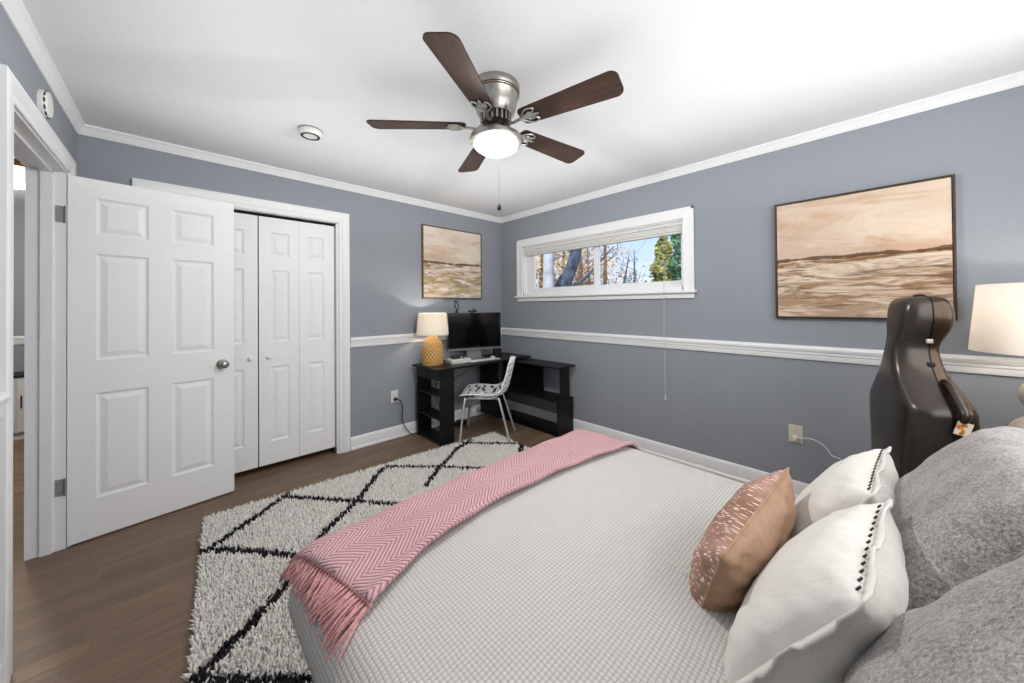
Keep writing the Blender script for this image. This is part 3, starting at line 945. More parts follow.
# ------------------------------------------------------------------ ceiling fan and detectors
def build_fan():
    cx, cy = 1.164, 1.326
    f = thing('ceiling_fan', 'brushed nickel ceiling fan with five dark walnut blades and a lit bowl lamp', 'ceiling fan', (cx, cy, ZC))
    bm = BM()
    lathe(bm, [(0, -0.0005), (0.120, -0.0005), (0.123, -0.010), (0.123, -0.028), (0.119, -0.034), (0.117, -0.052), (0.114, -0.056), (0.106, -0.10), (0.096, -0.138), (0.084, -0.152), (0, -0.152)], 48)
    mh = obj('motor_housing', bm, 'satin_nickel', f, 35)
    for z, r in ((-0.040, 0.1205), (-0.050, 0.1195)):
        bm = BM(); lathe(bm, [(r-0.004, z+0.003), (r, z+0.002), (r, z-0.002), (r-0.004, z-0.003)], 48, close=False)
        tag(obj('band', bm, 'bronze_band', mh, 60), 'thin bronze band')
    bm = BM(); lathe(bm, [(0, -0.150), (0.066, -0.150), (0.072, -0.165), (0.072, -0.190), (0.055, -0.205), (0, -0.205)], 40)
    obj('vent_hub', bm, 'dark_metal', f, 35)
    for k in range(20):
        a = 2*PI*k/20
        bm = BM(); box(bm, 0.066, 0.079, -0.004, 0.004, -0.192, -0.152, 0.001, Matrix.Rotation(a, 4, 'Z'))
        obj('vent_fin', bm, 'satin_nickel', f)
    bm = BM(); lathe(bm, [(0, -0.203), (0.042, -0.203), (0.046, -0.212), (0.046, -0.236), (0.060, -0.244), (0.110, -0.252), (0.130, -0.262), (0.134, -0.276), (0.130, -0.288), (0.117, -0.291), (0, -0.291)], 48)
    obj('light_fitter', bm, 'satin_nickel', f, 35)
    bm = BM()
    prof = [(0.114*math.cos(a), -0.286-0.062*math.sin(a)) for a in [i*PI/2/12 for i in range(13)]]
    prof[-1] = (0, prof[-1][1])
    lathe(bm, prof, 48, close=False)
    tag(obj('lamp_bowl', bm, 'fan_bowl_glass', f, 180), 'lit frosted white glass bowl')
    bm = BM(); tube(bm, [(0.02, -0.125, -0.275), (0.02, -0.127, -0.30), (0.02, -0.127, -0.37)], 0.0012, 6)
    obj('pull_chain', bm, 'satin_nickel', f)
    bm = BM(); tube(bm, [(0.010, -0.010, -0.345), (0.010, -0.010, -0.60)], 0.0011, 6)
    ch = obj('pull_chain', bm, 'satin_nickel', f)
    bm = BM(); lathe(bm, [(0, 0.018), (0.004, 0.016), (0.010, 0.0), (0.010, -0.012), (0, -0.018)], 14, (0.010, -0.010, -0.615))
    obj('chain_knob', bm, 'dark_metal', ch, 40)
    for k in range(5):
        a = R(66.9+72*k)
        rot = Matrix.Rotation(a, 4, 'Z')
        zb = -0.203
        # blade: rounded paddle, pitched about its length
        outline = []
        L0, L1, w0, w1 = 0.150, 0.632, 0.052, 0.070
        def corner(cx_, cy_, r, a0, a1, n=6):
            return [(cx_+r*math.cos(a0+(a1-a0)*i/n), cy_+r*math.sin(a0+(a1-a0)*i/n)) for i in range(n+1)]
        outline += corner(L1-0.030, w1-0.030, 0.030, PI/2, 0) [::-1]
        outline = corner(L1-0.035, -w1+0.035, 0.035, -PI/2, 0)+corner(L1-0.035, w1-0.035, 0.035, 0, PI/2)+corner(L0+0.025, w0-0.025, 0.025, PI/2, PI)+corner(L0+0.025, -w0+0.025, 0.025, PI, 1.5*PI)
        bm = BM()
        top = [bm.verts.new((x, y, 0.003)) for x, y in outline]; bot = [bm.verts.new((x, y, -0.003)) for x, y in outline]
        bm.faces.new(top); bm.faces.new(bot[::-1])
        n = len(outline)
        for i in range(n):
            bm.faces.new((top[i], top[(i+1) % n], bot[(i+1) % n], bot[i]))
        pm = rot @ Matrix.Translation((0, 0, zb)) @ Matrix.Rotation(R(-12), 4, 'X')
        bmesh.ops.transform(bm, matrix=Matrix.Translation((-L0, 0, 0)), verts=bm.verts)
        b = obj('blade', bm, 'walnut_blade', f)
        b.matrix_local = pm @ Matrix.Translation((L0, 0, 0))
        # ornate blade iron under the blade
        bm = BM()
        tube(bm, spline([(0.060, 0, -0.185+0.203), (0.095, 0, -0.012), (0.135, 0, -0.010), (0.175, 0, -0.006)], 5), 0.007, 8)
        for s in (-1, 1):
            tube(bm, spline([(0.15, s*0.004, -0.008), (0.178, s*0.032, -0.008), (0.205, s*0.046, -0.008), (0.235, s*0.036, -0.008), (0.222, s*0.018, -0.008), (0.20, s*0.022, -0.008), (0.19, s*0.010, -0.008), (0.225, s*0.004, -0.008), (0.25, 0, -0.008)], 5), 0.0045, 6)
        box(bm, 0.15, 0.215, -0.016, 0.016, -0.009, -0.0035, 0.002)
        bmesh.ops.transform(bm, matrix=pm, verts=bm.verts)
        obj('blade_iron', bm, 'satin_nickel', f, 50)
    light('fan_lamp', 'POINT', (cx, cy, ZC-0.318), 165.0, (1.0, 0.985, 0.965), shadow_soft_size=0.025)

    s = thing('smoke_detector', 'round white smoke detector on the ceiling', 'smoke detector', (0.598, 2.452, ZC))
    bm = BM(); lathe(bm, [(0, 0), (0.068, 0), (0.068, -0.006), (0, -0.006)], 36); obj('mounting_plate', bm, 'silver_plastic', s, 30)
    bm = BM(); lathe(bm, [(0, -0.006), (0.066, -0.006), (0.067, -0.020), (0.062, -0.034), (0.056, -0.038), (0, -0.038)], 36); obj('body', bm, 'white_plastic', s, 30)
    bm = BM(); lathe(bm, [(0.040, -0.0375), (0.054, -0.0375), (0.054, -0.040), (0.040, -0.040), (0.040, -0.0375)], 36, close=False); obj('vent_ring', bm, 'dark_metal', s, 30)
    s = thing('smoke_alarm', 'round white alarm on the wall above the doorway', 'smoke alarm', (XD, 2.570, 2.222))
    my = Matrix.Rotation(R(90), 4, 'Y')
    bm = BM(); lathe(bm, [(0, 0), (0.060, 0), (0.060, 0.012), (0.057, 0.016), (0.057, 0.020), (0.052, 0.027), (0.03, 0.030), (0, 0.030)], 36); bmesh.ops.transform(bm, matrix=my, verts=bm.verts); obj('body', bm, 'white_plastic', s, 30)
    for k in range(12):
        a = 2*PI*k/12
        bm = BM(); box(bm, 0.017, 0.0215, -0.009, 0.009, 0.0565, 0.0595, 0, Matrix.Rotation(a, 4, 'X'))
        obj('vent_slot', bm, 'dark_metal', s)

# ------------------------------------------------------------------ paintings
def build_paintings():
    def painting(name, label, w, h, mat, loc, rz, fr, rim):
        t = thing(name, label, 'painting', loc, rz)       # local: x right, y out of the wall is -y, z up; origin at the middle
        d = 0.029
        bm = BM(); b = 0.010
        box(bm, -w/2, w/2, -d, 0, -h/2, -h/2+b); box(bm, -w/2, w/2, -d, 0, h/2-b, h/2)
        box(bm, -w/2, -w/2+b, -d, 0, -h/2+b, h/2-b); box(bm, w/2-b, w/2, -d, 0, -h/2+b, h/2-b)
        obj('frame', bm, fr, t)
        bm = BM(); box(bm, -w/2+b+0.003, w/2-b-0.003, -d+0.005, -0.002, -h/2+b+0.003, h/2-b-0.003)
        obj('canvas', bm, mat, t)
    painting('painting', 'framed abstract seascape in peach and brown on the window wall', 0.772, 0.775, 'painting_near', (XW-0.0005, 0.091, 1.588), R(-90), 'frame_bronze', None)
    painting('painting', 'framed abstract seascape in cream and ochre above the desk', 0.792, 0.786, 'painting_far', (2.245, YC-0.0005, 1.775), 0, 'frame_brown_side', None)

# ------------------------------------------------------------------ desk and what stands on it
def build_desk():
    d = thing('desk', 'black L shaped desk with open shelves in the far corner', 'desk', (0, 0, 0))
    def part(name, *bx, bev=0.002):
        bm = BM(); box(bm, *bx, bev); return obj(name, bm, 'black_laminate', d)
    # main top along the closet wall
    part('desktop', 1.700, 2.945, 2.775, 3.245, 0.697, 0.717)
    # shelf tower at the left end
    part('tower_panel', 1.742, 1.900, 2.795, 2.812, 0, 0.697)
    part('tower_panel', 1.742, 1.900, 3.215, 3.232, 0, 0.697)
    part('apron', 1.742, 1.757, 2.812, 3.215, 0.600, 0.697)
    for z in (0.018, 0.232, 0.448): part('shelf', 1.744, 1.898, 2.812, 3.215, z, z+0.016)
    # end panel under the right of the main top
    part('support_panel', 2.55, 2.566, 2.90, 3.22, 0.06, 0.697)
    # return unit along the window wall
    part('return_top', 2.68, 2.955, 2.150, 3.20, 0.668, 0.686)
    part('post', 2.76, 2.90, 2.190, 2.207, 0.355, 0.668)
    part('back_panel', 2.895, 2.91, 2.55, 3.20, 0.34, 0.668)
    part('cubby_top', 2.685, 2.940, 2.165, 3.20, 0.338, 0.355)
    part('cubby_end', 2.690, 2.935, 2.170, 2.188, 0.0, 0.338)
    part('cubby_end', 2.690, 2.925, 3.16, 3.178, 0.0, 0.338)
    part('cubby_base', 2.690, 2.925, 2.188, 3.16, 0.020, 0.040)
    part('kick_rail', 2.690, 2.706, 2.188, 3.16, 0.0, 0.085)
    for k, pts in enumerate([
        [(1.93, 3.20, 0.695), (1.95, 3.19, 0.55), (2.00, 3.2, 0.50), (2.06, 3.19, 0.52), (2.10, 3.2, 0.60), (2.10, 3.2, 0.695)],
        [(2.16, 3.2, 0.695), (2.17, 3.19, 0.50), (2.22, 3.2, 0.52), (2.30, 3.19, 0.55), (2.36, 3.2, 0.62), (2.36, 3.2, 0.695)],
        [(1.95, 3.17, 0.695), (1.93, 3.17, 0.40), (1.97, 3.16, 0.2), (1.94, 3.15, 0.06), (2.02, 3.12, 0.016), (2.12, 3.14, 0.012)],
        [(2.12, 3.24, 0.60), (2.02, 3.22, 0.50), (1.94, 3.2, 0.47)],
        [(1.92, 3.1, 0.012), (1.98, 3.0, 0.04), (2.05, 3.05, 0.11), (1.99, 3.12, 0.16), (1.94, 3.05, 0.08)]]):
        bm = BM(); tube(bm, spline(pts, 8), 0.0042, 6)
        o = obj('computer_cable', bm, 'black_plastic', None, 60)
        tag(o, ['black cable loop hanging below the desktop by the shelf tower', 'black cable loop hanging below the middle of the desktop', 'long black cable falling from the desktop to the floor',
                'short black cable running sideways against the wall under the desk', 'black cable coiled on the floor beside the shelf tower'][k], 'cable')
    bm = BM(); box(bm, 2.15, 2.28, 3.12, 3.18, 0.0, 0.045, 0.006)
    ps = thing('power_strip', 'black power strip on the floor under the desk', 'power strip')
    obj('power_strip_body', bm, 'black_plastic', ps)
    for i in range(3):
        bm = BM(); box(bm, 2.165+0.035*i, 2.19+0.035*i, 3.135, 3.165, 0.045, 0.062, 0.003); obj('plug', bm, 'black_plastic', ps)

def build_desk_things():
    # table lamp with rattan body
    x, y = 1.835, 3.075
    l = thing('table_lamp', 'lit table lamp with woven rattan base and cream drum shade on the desk', 'lamp', (x, y, 0.717))
    bm = BM()
    prof = [(0.0, 0.0), (0.098, 0.0), (0.103, 0.012), (0.106, 0.05), (0.106, 0.13), (0.101, 0.185), (0.088, 0.228), (0.066, 0.262), (0.040, 0.280), (0.022, 0.286), (0, 0.286)]
    lathe(bm, prof, 48, uv=True); obj('lamp_base', bm, 'rattan', l, 50)
    for zz, rr in ((0.012, 0.106), (0.07, 0.109), (0.13, 0.1075), (0.18, 0.097)):
        pass
    bm = BM(); tube(bm, [(0, 0, 0.245), (0, 0, 0.36)], 0.008, 10); obj('stem', bm, 'satin_nickel', l, 40)
    bm = BM(); lathe(bm, [(0, 0.345), (0.014, 0.345), (0.028, 0.38), (0.028, 0.405), (0, 0.43)], 18); obj('bulb', bm, 'lamp_bulb_glass', l, 60)
    bm = BM(); lathe(bm, [(0.158, 0.300), (0.140, 0.515), (0.138, 0.515), (0.156, 0.300), (0.158, 0.300)], 56, close=False); obj('lamp_shade', bm, 'shade_linen', l, 30)
    light('table_lamp_bulb', 'POINT', (x, y, 0.717+0.405), 13.0, (1.0, 0.93, 0.84), shadow_soft_size=0.03)

    # monitor
    a, b = Vector((2.078, 3.17, 0)), Vector((2.665, 2.975, 0))
    mid = (a+b)/2; ang = math.atan2(b.y-a.y, b.x-a.x); W = (b-a).length
    m = thing('monitor', 'large black computer monitor with a silver strip below the screen', 'monitor', (mid.x, mid.y, 0.717), ang)
    z0, z1 = 0.108, 0.508
    bm = BM(); box(bm, -W/2, W/2, 0, 0.018, z0, z1, 0.004); obj('casing', bm, 'black_plastic', m)
    bm = BM(); box(bm, -W/2+0.008, W/2-0.008, -0.0015, 0.001, z0+0.022, z1-0.008); obj('screen', bm, 'black_glass', m)
    bm = BM(); box(bm, -W/2, W/2, -0.004, 0.0185, z0-0.008, z0+0.008, 0.002); tag(obj('chin', bm, 'silver_plastic', m), 'silver strip')
    bm = BM(); box(bm, -0.06, 0.06, 0.018, 0.05, z0+0.04, z1-0.1, 0.01); obj('rear_bulge', bm, 'black_plastic', m)
    bm = BM(); box(bm, -0.085, 0.085, 0.045, 0.057, 0.006, z0+0.15, 0.002); obj('neck', bm, 'silver_plastic', m)
    bm = BM(); box(bm, -0.11, 0.11, -0.02, 0.13, 0.0, 0.008, 0.003); obj('foot', bm, 'silver_plastic', m)
    mw = Matrix.Translation((mid.x, mid.y, 0.717)) @ Matrix.Rotation(ang, 4, 'Z')
    # webcam on the monitor
    p = mw @ Vector((-0.030, 0, z1))
    c = thing('webcam', 'black webcam clipped to the top of the monitor', 'webcam', p, ang)
    bm = BM(); box(bm, -0.05, 0.05, -0.012, 0.022, 0.006, 0.030, 0.010); obj('body', bm, 'black_plastic', c, 40)
    bm = BM(); lathe(bm, [(0, 0), (0.011, 0), (0.011, 0.006), (0, 0.007)], 18); bmesh.ops.transform(bm, matrix=Matrix.Translation((0, -0.012, 0.018)) @ Matrix.Rotation(R(90), 4, 'X'), verts=bm.verts); obj('lens', bm, 'black_glass', c, 40)
    bm = BM(); box(bm, -0.015, 0.015, -0.004, 0.028, 0.0005, 0.008, 0.002); obj('clip', bm, 'black_plastic', c)
    bm = BM(); box(bm, 0.004, 0.022, -0.004, 0.014, 0.028, 0.055, 0.004); obj('privacy_cover', bm, 'black_plastic', c, 40)
    # clip-on ring light
    p = mw @ Vector((-W/2+0.10, 0.009, z1))
    c = thing('ring_light', 'small black ring light clipped to the left of the monitor top', 'ring light', p, ang+R(50))
    bm = BM(); n = 32
    tube(bm, [(0.042*math.cos(2*PI*k/n)+0.35*0.05*math.sin(2*PI*k/n), 0.02*math.sin(2*PI*k/n), 0.082+0.05*math.sin(2*PI*k/n)) for k in range(n+1)], 0.0065, 8, False); obj('ring', bm, 'black_plastic', c, 60)
    bm = BM(); box(bm, -0.014, 0.014, -0.014, 0.014, 0.0005, 0.022, 0.004); obj('clip', bm, 'black_plastic', c)
    bm = BM(); tube(bm, [(0, 0, 0.02), (-0.018, -0.02, 0.034)], 0.005, 8); obj('stem', bm, 'black_plastic', c)
    # white box with a black gadget on it
    bx = thing('docking_box', 'flat pale box lying on the desk in front of the monitor left end', 'box', (2.085, 2.99, 0.717), R(-8))
    bm = BM(); box(bm, -0.11, 0.11, -0.075, 0.075, 0.0, 0.040, 0.005); obj('box_body', bm, 'pale_green_plastic', bx)
    bm = BM(); box(bm, -0.1105, 0.1105, -0.0755, 0.0755, 0.019, 0.021); obj('lid_seam', bm, 'silver_plastic', bx)
    g = thing('gadget', 'small black device on top of the pale box', 'device', (2.09, 3.005, 0.757), R(-8))
    bm = BM(); box(bm, -0.07, 0.06, -0.03, 0.04, 0, 0.036, 0.006); obj('device_body', bm, 'black_plastic', g, 40)
    bm = BM(); box(bm, 0.018, 0.034, -0.032, -0.029, 0.012, 0.022); tag(obj('indicator', bm, 'white_plastic', g), 'small white indicator')
    # keyboard
    k = thing('keyboard', 'slim white keyboard on the desk before the monitor', 'keyboard', (2.335, 2.885, 0.717), R(-6))
    bm = BM(); box(bm, -0.19, 0.19, -0.055, 0.055, 0.0, 0.010, 0.003); obj('keyboard_body', bm, 'silver_plastic', k)
    bm = BM()
    for r in range(5):
        for cidx in range(14):
            box(bm, -0.183+cidx*0.0263, -0.183+cidx*0.0263+0.0235, -0.050+r*0.0205, -0.050+r*0.0205+0.0180, 0.009, 0.0135)
    kk = obj('keys', bm, 'white_plastic', k); kk['kind'] = 'stuff'
    # mouse
    ms = thing('mouse', 'white computer mouse right of the keyboard', 'mouse', (2.520, 2.955, 0.717), R(-60))
    bm = BM(); bmesh.ops.create_uvsphere(bm, u_segments=20, v_segments=12, radius=1.0)
    bmesh.ops.scale(bm, vec=(0.030, 0.055, 0.026), verts=bm.verts)
    bmesh.ops.delete(bm, geom=[v for v in bm.verts if v.co.z < -0.001], context='VERTS')
    for v in bm.verts: v.co.z = max(v.co.z, 0)
    bmesh.ops.holes_fill(bm, edges=[e for e in bm.edges if e.is_boundary])
    obj('mouse_shell', bm, 'white_plastic', ms, 60)
    bm = BM(); box(bm, -0.003, 0.003, 0.018, 0.034, 0.019, 0.0255, 0.001); obj('wheel', bm, 'silver_plastic', ms)
    # speaker under the right end of the monitor
    s = thing('speaker', 'small black speaker at the right end of the monitor', 'speaker', (2.66, 3.02, 0.717), ang)
    bm = BM(); box(bm, -0.045, 0.045, 0.0, 0.06, 0.0, 0.098, 0.006); obj('cabinet', bm, 'black_plastic', s)
    bm = BM(); box(bm, -0.039, 0.039, -0.002, 0.001, 0.008, 0.090, 0.001); obj('grille', bm, 'dark_metal', s)

# ------------------------------------------------------------------ white shell chair
def build_chair():
    o = Vector((2.210, 2.690, 0.032))
    fx = Vector((-0.68, 0.73, 0)).normalized()
    ang = math.atan2(fx.y, fx.x)
    c = thing('desk_chair', 'white plastic shell chair with a branching cut out pattern and chrome legs', 'chair', o, ang)
    # local x = forward, y = left
    prof = spline([(0.245, 0, 0.396), (0.20, 0, 0.410), (0.08, 0, 0.404), (-0.06, 0, 0.386), (-0.150, 0, 0.398), (-0.208, 0, 0.452), (-0.240, 0, 0.55), (-0.266, 0, 0.66), (-0.290, 0, 0.762)], 12)
    nu, nv = len(prof)-1, 48
    def halfw(t):
        # t 0 front edge .. 1 top of back
        if t < 0.14: return 0.115+0.110*math.sqrt(max(0, 1-(1-t/0.14)**2))
        if t < 0.50: return 0.225
        k = (t-0.50)/0.50
        w = 0.225*(1-0.55*k**1.25)
        return w if k < 0.86 else w*math.sqrt(max(0.0, 1-((k-0.86)/0.142)**2))
    rng = random.Random(7)
    # leaf shaped holes radiating from the centre line, like branches
    holes = []
    for row, (tc, ln) in enumerate([(0.09, .05), (0.16, .055), (0.235, .055), (0.31, .055), (0.39, .055), (0.50, .055), (0.575, .055), (0.65, .055), (0.725, .055), (0.80, .05), (0.87, .045), (0.93, .03)]):
        for s in (-1, 1):
            for kk in range(4):
                cy = s*(0.13+0.235*kk+rng.uniform(-.03, .03)); ct = tc+rng.uniform(-.02, .02)-0.010*kk
                holes.append((ct, cy, ln*rng.uniform(.7, 1.05), 0.080*rng.uniform(.8, 1.15), s*(0.75+0.25*kk)+rng.uniform(-.25, .25)))
    def inhole(t, y):
        for ct, cy, ln, wd, an in holes:
            du, dv = (t-ct)*6.0, (y-cy)
            a = du*math.cos(an)+dv*math.sin(an); b = -du*math.sin(an)+dv*math.cos(an)
            L = ln*4.0
            if abs(a) < L and abs(b) < wd*(1-(a/L)**2): return True
        return False
    bm = BM(); grid = []
    for i in range(nu+1):
        t = i/nu; p = prof[i]; row = []
        hw = max(0.012, halfw(t))
        for j in range(nv+1):
            y = -1+2*j/nv
            lift = abs(y)**2.2*((0.012+0.10*t) if t < 0.5 else 0.062*max(0, 1-(t-0.5)*3))
            fwd = 0.05*abs(y)**2*(max(0, min(1, (t-0.42)*4)))
            row.append(bm.verts.new((p.x+fwd, y*hw, p.z+lift)))
        grid.append(row)
    for i in range(nu):
        for j in range(nv):
            t = (i+.5)/nu; y = -1+2*(j+.5)/nv
            if 0.035 < t < 0.965 and abs(y) < 0.9 and abs(y) > 0.06 and inhole(t, y): continue
            bm.faces.new((grid[i][j], grid[i][j+1], grid[i+1][j+1], grid[i+1][j]))
    bmesh.ops.delete(bm, geom=[v for v in bm.verts if not v.link_faces], context='VERTS')
    sh = obj('seat_shell', bm, 'chair_plastic', c, 180)
    sm = sh.modifiers.new('smooth', 'SMOOTH'); sm.factor = 0.5; sm.iterations = 3
    so = sh.modifiers.new('thick', 'SOLIDIFY'); so.thickness = 0.010; so.offset = 0
    # legs: feet in local coordinates
    feet = {}
    for nm, w in (('a', (1.871, 2.675)), ('b', (2.220, 2.365)), ('c', (2.52, 2.61)), ('d', (2.24, 3.04))):
        d = Vector((w[0]-o.x, w[1]-o.y, 0)); feet[nm] = (d.x*math.cos(-ang)-d.y*math.sin(-ang), d.x*math.sin(-ang)+d.y*math.cos(-ang))
    for nm, (x, y) in feet.items():
        z0 = -0.004 if nm in 'ab' else -0.030
        tx, ty = (0.185, 0.165) if x > 0 else (-0.135, 0.165)
        ty = ty if y > 0 else -ty
        bm = BM(); tube(bm, spline([(tx*0.5, ty*0.5, 0.366), (tx*0.92, ty*0.92, 0.380), (tx+(x-tx)*0.12, ty+(y-ty)*0.12, 0.352), (x, y, z0)], 6), 0.0105, 10)
        obj('leg', bm, 'chrome', c, 60)
    bm = BM(); box(bm, -0.11, 0.12, -0.09, 0.09, 0.360, 0.376, 0.004); obj('seat_plate', bm, 'chair_plastic', c)
    return c

# ------------------------------------------------------------------ rug
def build_rug():
    o = Vector((0.111, 2.843)); th = R(-4.3)
    W, L = 2.19, 3.0            # across (room x) and towards the bed head
    r = thing('rug', 'cream shag rug with a black diamond lattice under the bed', 'rug', (o.x, o.y, 0.0), th)
    bm = BM(); box(bm, 0.006, W-0.006, -L, -0.006, 0.001, 0.012)
    obj('backing', bm, 'rug_backing', r)
    # lattice: lines through measured points in rug coordinates (u across, v away from the far edge, positive)
    lines = [[(0.03, .395), (.20, .235), (.365, .081), (.42, .03)], [(-.02, .385), (.03, .395), (.20, .55), (.376, .744), (.56, .93), (.76, 1.10)],
             [(.40, .045), (.60, .25), (.765, .420), (.86, .525), (1.05, .72), (1.25, .92)], [(1.06, .06), (.90, .25), (.765, .420), (.55, .61), (.305, .942), (.15, 1.10), (.018, 1.21)],
             [(1.09, .055), (1.25, .19), (1.41, .332), (1.60, .52), (1.80, .70)], [(1.90, .03), (1.70, .11), (1.51, .263), (1.41, .332), (1.20, .53)], [(1.80, .03), (2.0, .22), (2.21, .404)],
             [(.018, 1.21), (.18, 1.36), (.371, 1.504), (.6, 1.72), (.8, 1.95)], [(2.19, .42), (2.0, .62), (1.8, .8)], [(.02, 1.95), (.371, 1.504), (.76, 1.10), (1.05, .72)]]
    segs = []
    for ln in lines:
        for a, b in zip(ln[:-1], ln[1:]): segs.append((a, b))
    rng = np.random.default_rng(3)
    sp = 0.0102
    us = np.arange(0.004, W-0.002, sp); vs = np.arange(0.004, 2.05, sp)
    U, V = np.meshgrid(us, vs); U = U.ravel(); V = V.ravel()
    U = np.clip(U+rng.uniform(-.5, .5, U.size)*sp*0.9, 0.002, W-0.002); V = np.clip(V+rng.uniform(-.5, .5, V.size)*sp*0.9, 0.002, 2.06)
    # leave out what lies far under the bed
    keep = ~((U > 0.75) & (V > 1.75)); U, V = U[keep], V[keep]
    D = np.full(U.size, 9.0)
    for (a, b) in segs:
        ax, ay = a; bx_, by = b
        dx, dy = bx_-ax, by-ay
        t = np.clip(((U-ax)*dx+(V-ay)*dy)/(dx*dx+dy*dy), 0, 1)
        D = np.minimum(D, np.hypot(U-ax-t*dx, V-ay-t*dy))
    dark = D < (0.019+rng.normal(0, 0.0045, U.size))
    n = U.size
    h = rng.uniform(0.020, 0.032, n); rad = rng.uniform(0.0042, 0.0064, n)
    edge = np.minimum(np.minimum(U, W-U), V)
    la = rng.uniform(0, 2*np.pi, n); lean = rng.uniform(0.004, 0.018, n)
    lx = np.cos(la)*lean; ly = np.sin(la)*lean
    k = np.clip((0.03-U)/0.03, 0, 1); lx -= k*0.012
    k = np.clip((0.03-V)/0.03, 0, 1); ly += k*0.012
    a0 = rng.uniform(0, 2*np.pi, n)
    verts = np.zeros((n, 7, 3)); base = np.stack([U, -V, np.full(n, 0.010)], 1)
    for i in range(3):
        an = a0+i*2*np.pi/3
        off = np.stack([np.cos(an)*rad, np.sin(an)*rad, np.zeros(n)], 1)
        verts[:, i] = base+off
        verts[:, 3+i] = base+off*1.0+np.stack([lx*0.45, ly*0.45, h*0.62], 1)
    verts[:, 6] = base+np.stack([lx, ly, h], 1)
    F = np.array([(0, 1, 4), (0, 4, 3), (1, 2, 5), (1, 5, 4), (2, 0, 3), (2, 3, 5), (3, 4, 6), (4, 5, 6), (5, 3, 6)])
    faces = (F[None]+7*np.arange(n)[:, None, None]).reshape(-1, 3)
    me = bpy.data.meshes.new('pile')
    nvert, nf = n*7, faces.shape[0]
    me.vertices.add(nvert); me.vertices.foreach_set('co', verts.reshape(-1))
    me.loops.add(nf*3); me.loops.foreach_set('vertex_index', faces.reshape(-1).astype(np.int32))
    me.polygons.add(nf); me.polygons.foreach_set('loop_start', (np.arange(nf)*3).astype(np.int32)); me.polygons.foreach_set('loop_total', np.full(nf, 3, np.int32))
    me.polygons.foreach_set('use_smooth', np.ones(nf, bool))
    me.update()
    light_c = np.array(s2l((236, 233, 226))); dark_c = np.array(s2l((44, 40, 46)))
    var = rng.uniform(0.86, 1.1, n)
    col = np.where(dark[:, None], dark_c[None]*rng.uniform(0.7, 1.5, n)[:, None], light_c[None]*var[:, None])
    colv = np.repeat(np.concatenate([col, np.ones((n, 1))], 1)[:, None, :], 7, axis=1)
    at = me.color_attributes.new('tuft', 'FLOAT_COLOR', 'POINT')
    at.data.foreach_set('color', colv.reshape(-1).astype(np.float32))
    me.validate()
    p = new_obj('pile', me, 'rug_pile', r)
    p['kind'] = 'stuff'

# ------------------------------------------------------------------ bed
BX0, BX1, BY0, BY1, BZ = 0.225, 1.820, -0.74, 1.305, 0.530
ER = 0.100
def crown(x, y):
    cx = (BX0+BX1)/2; hx = (BX1-BX0)/2
    k = max(0.0, 1-((x-cx)/hx)**2)
    ky = min(1.0, max(0.0, (BY1-y)/0.35))
    g = min(1.0, max(0.0, (y-0.2)/0.65)); g = 0.40+0.60*g*g*(3-2*g)
    return 0.042*k*(0.18+0.82*ky**0.7)*g
def edge_prof(t):
    """arc-length t past the start of the rounded edge -> (outset from that line, drop)"""
    if t <= 0: return (t, 0.0)
    q = ER*PI/2
    if t < q:
        a = t/ER
        return (ER*math.sin(a), ER*(1-math.cos(a)))
    d = t-q
    tuck = 0.60*d-0.30*d*d if d < 0.26 else 0.1357
    return (ER-tuck, ER+d*0.97)
IX0, IX1, IY0, IY1 = BX0+ER, BX1-ER, BY0+ER, BY1-ER
def bed_surf(s, t, lift=0.0):
    """(s,t): unfolded sheet coordinates; inside the inner rectangle they are x and y"""
    ox = oy = dr = 0.0
    x, y = s, t
    if s < IX0: o_, d_ = edge_prof(IX0-s); x = IX0-o_; dr += d_; ox = -1
    if s > IX1: o_, d_ = edge_prof(s-IX1); x = IX1+o_; dr += d_; ox = 1
    if t > IY1: o_, d_ = edge_prof(t-IY1); y = IY1+o_; dr += d_; oy = 1
    z = BZ+crown(min(max(x, BX0), BX1), y)-dr
    if lift:
        k = min(1.0, dr/ER)
        x += ox*lift*k; y += oy*lift*k; z += lift*(1-k*0.8)
    return Vector((x, y, z))

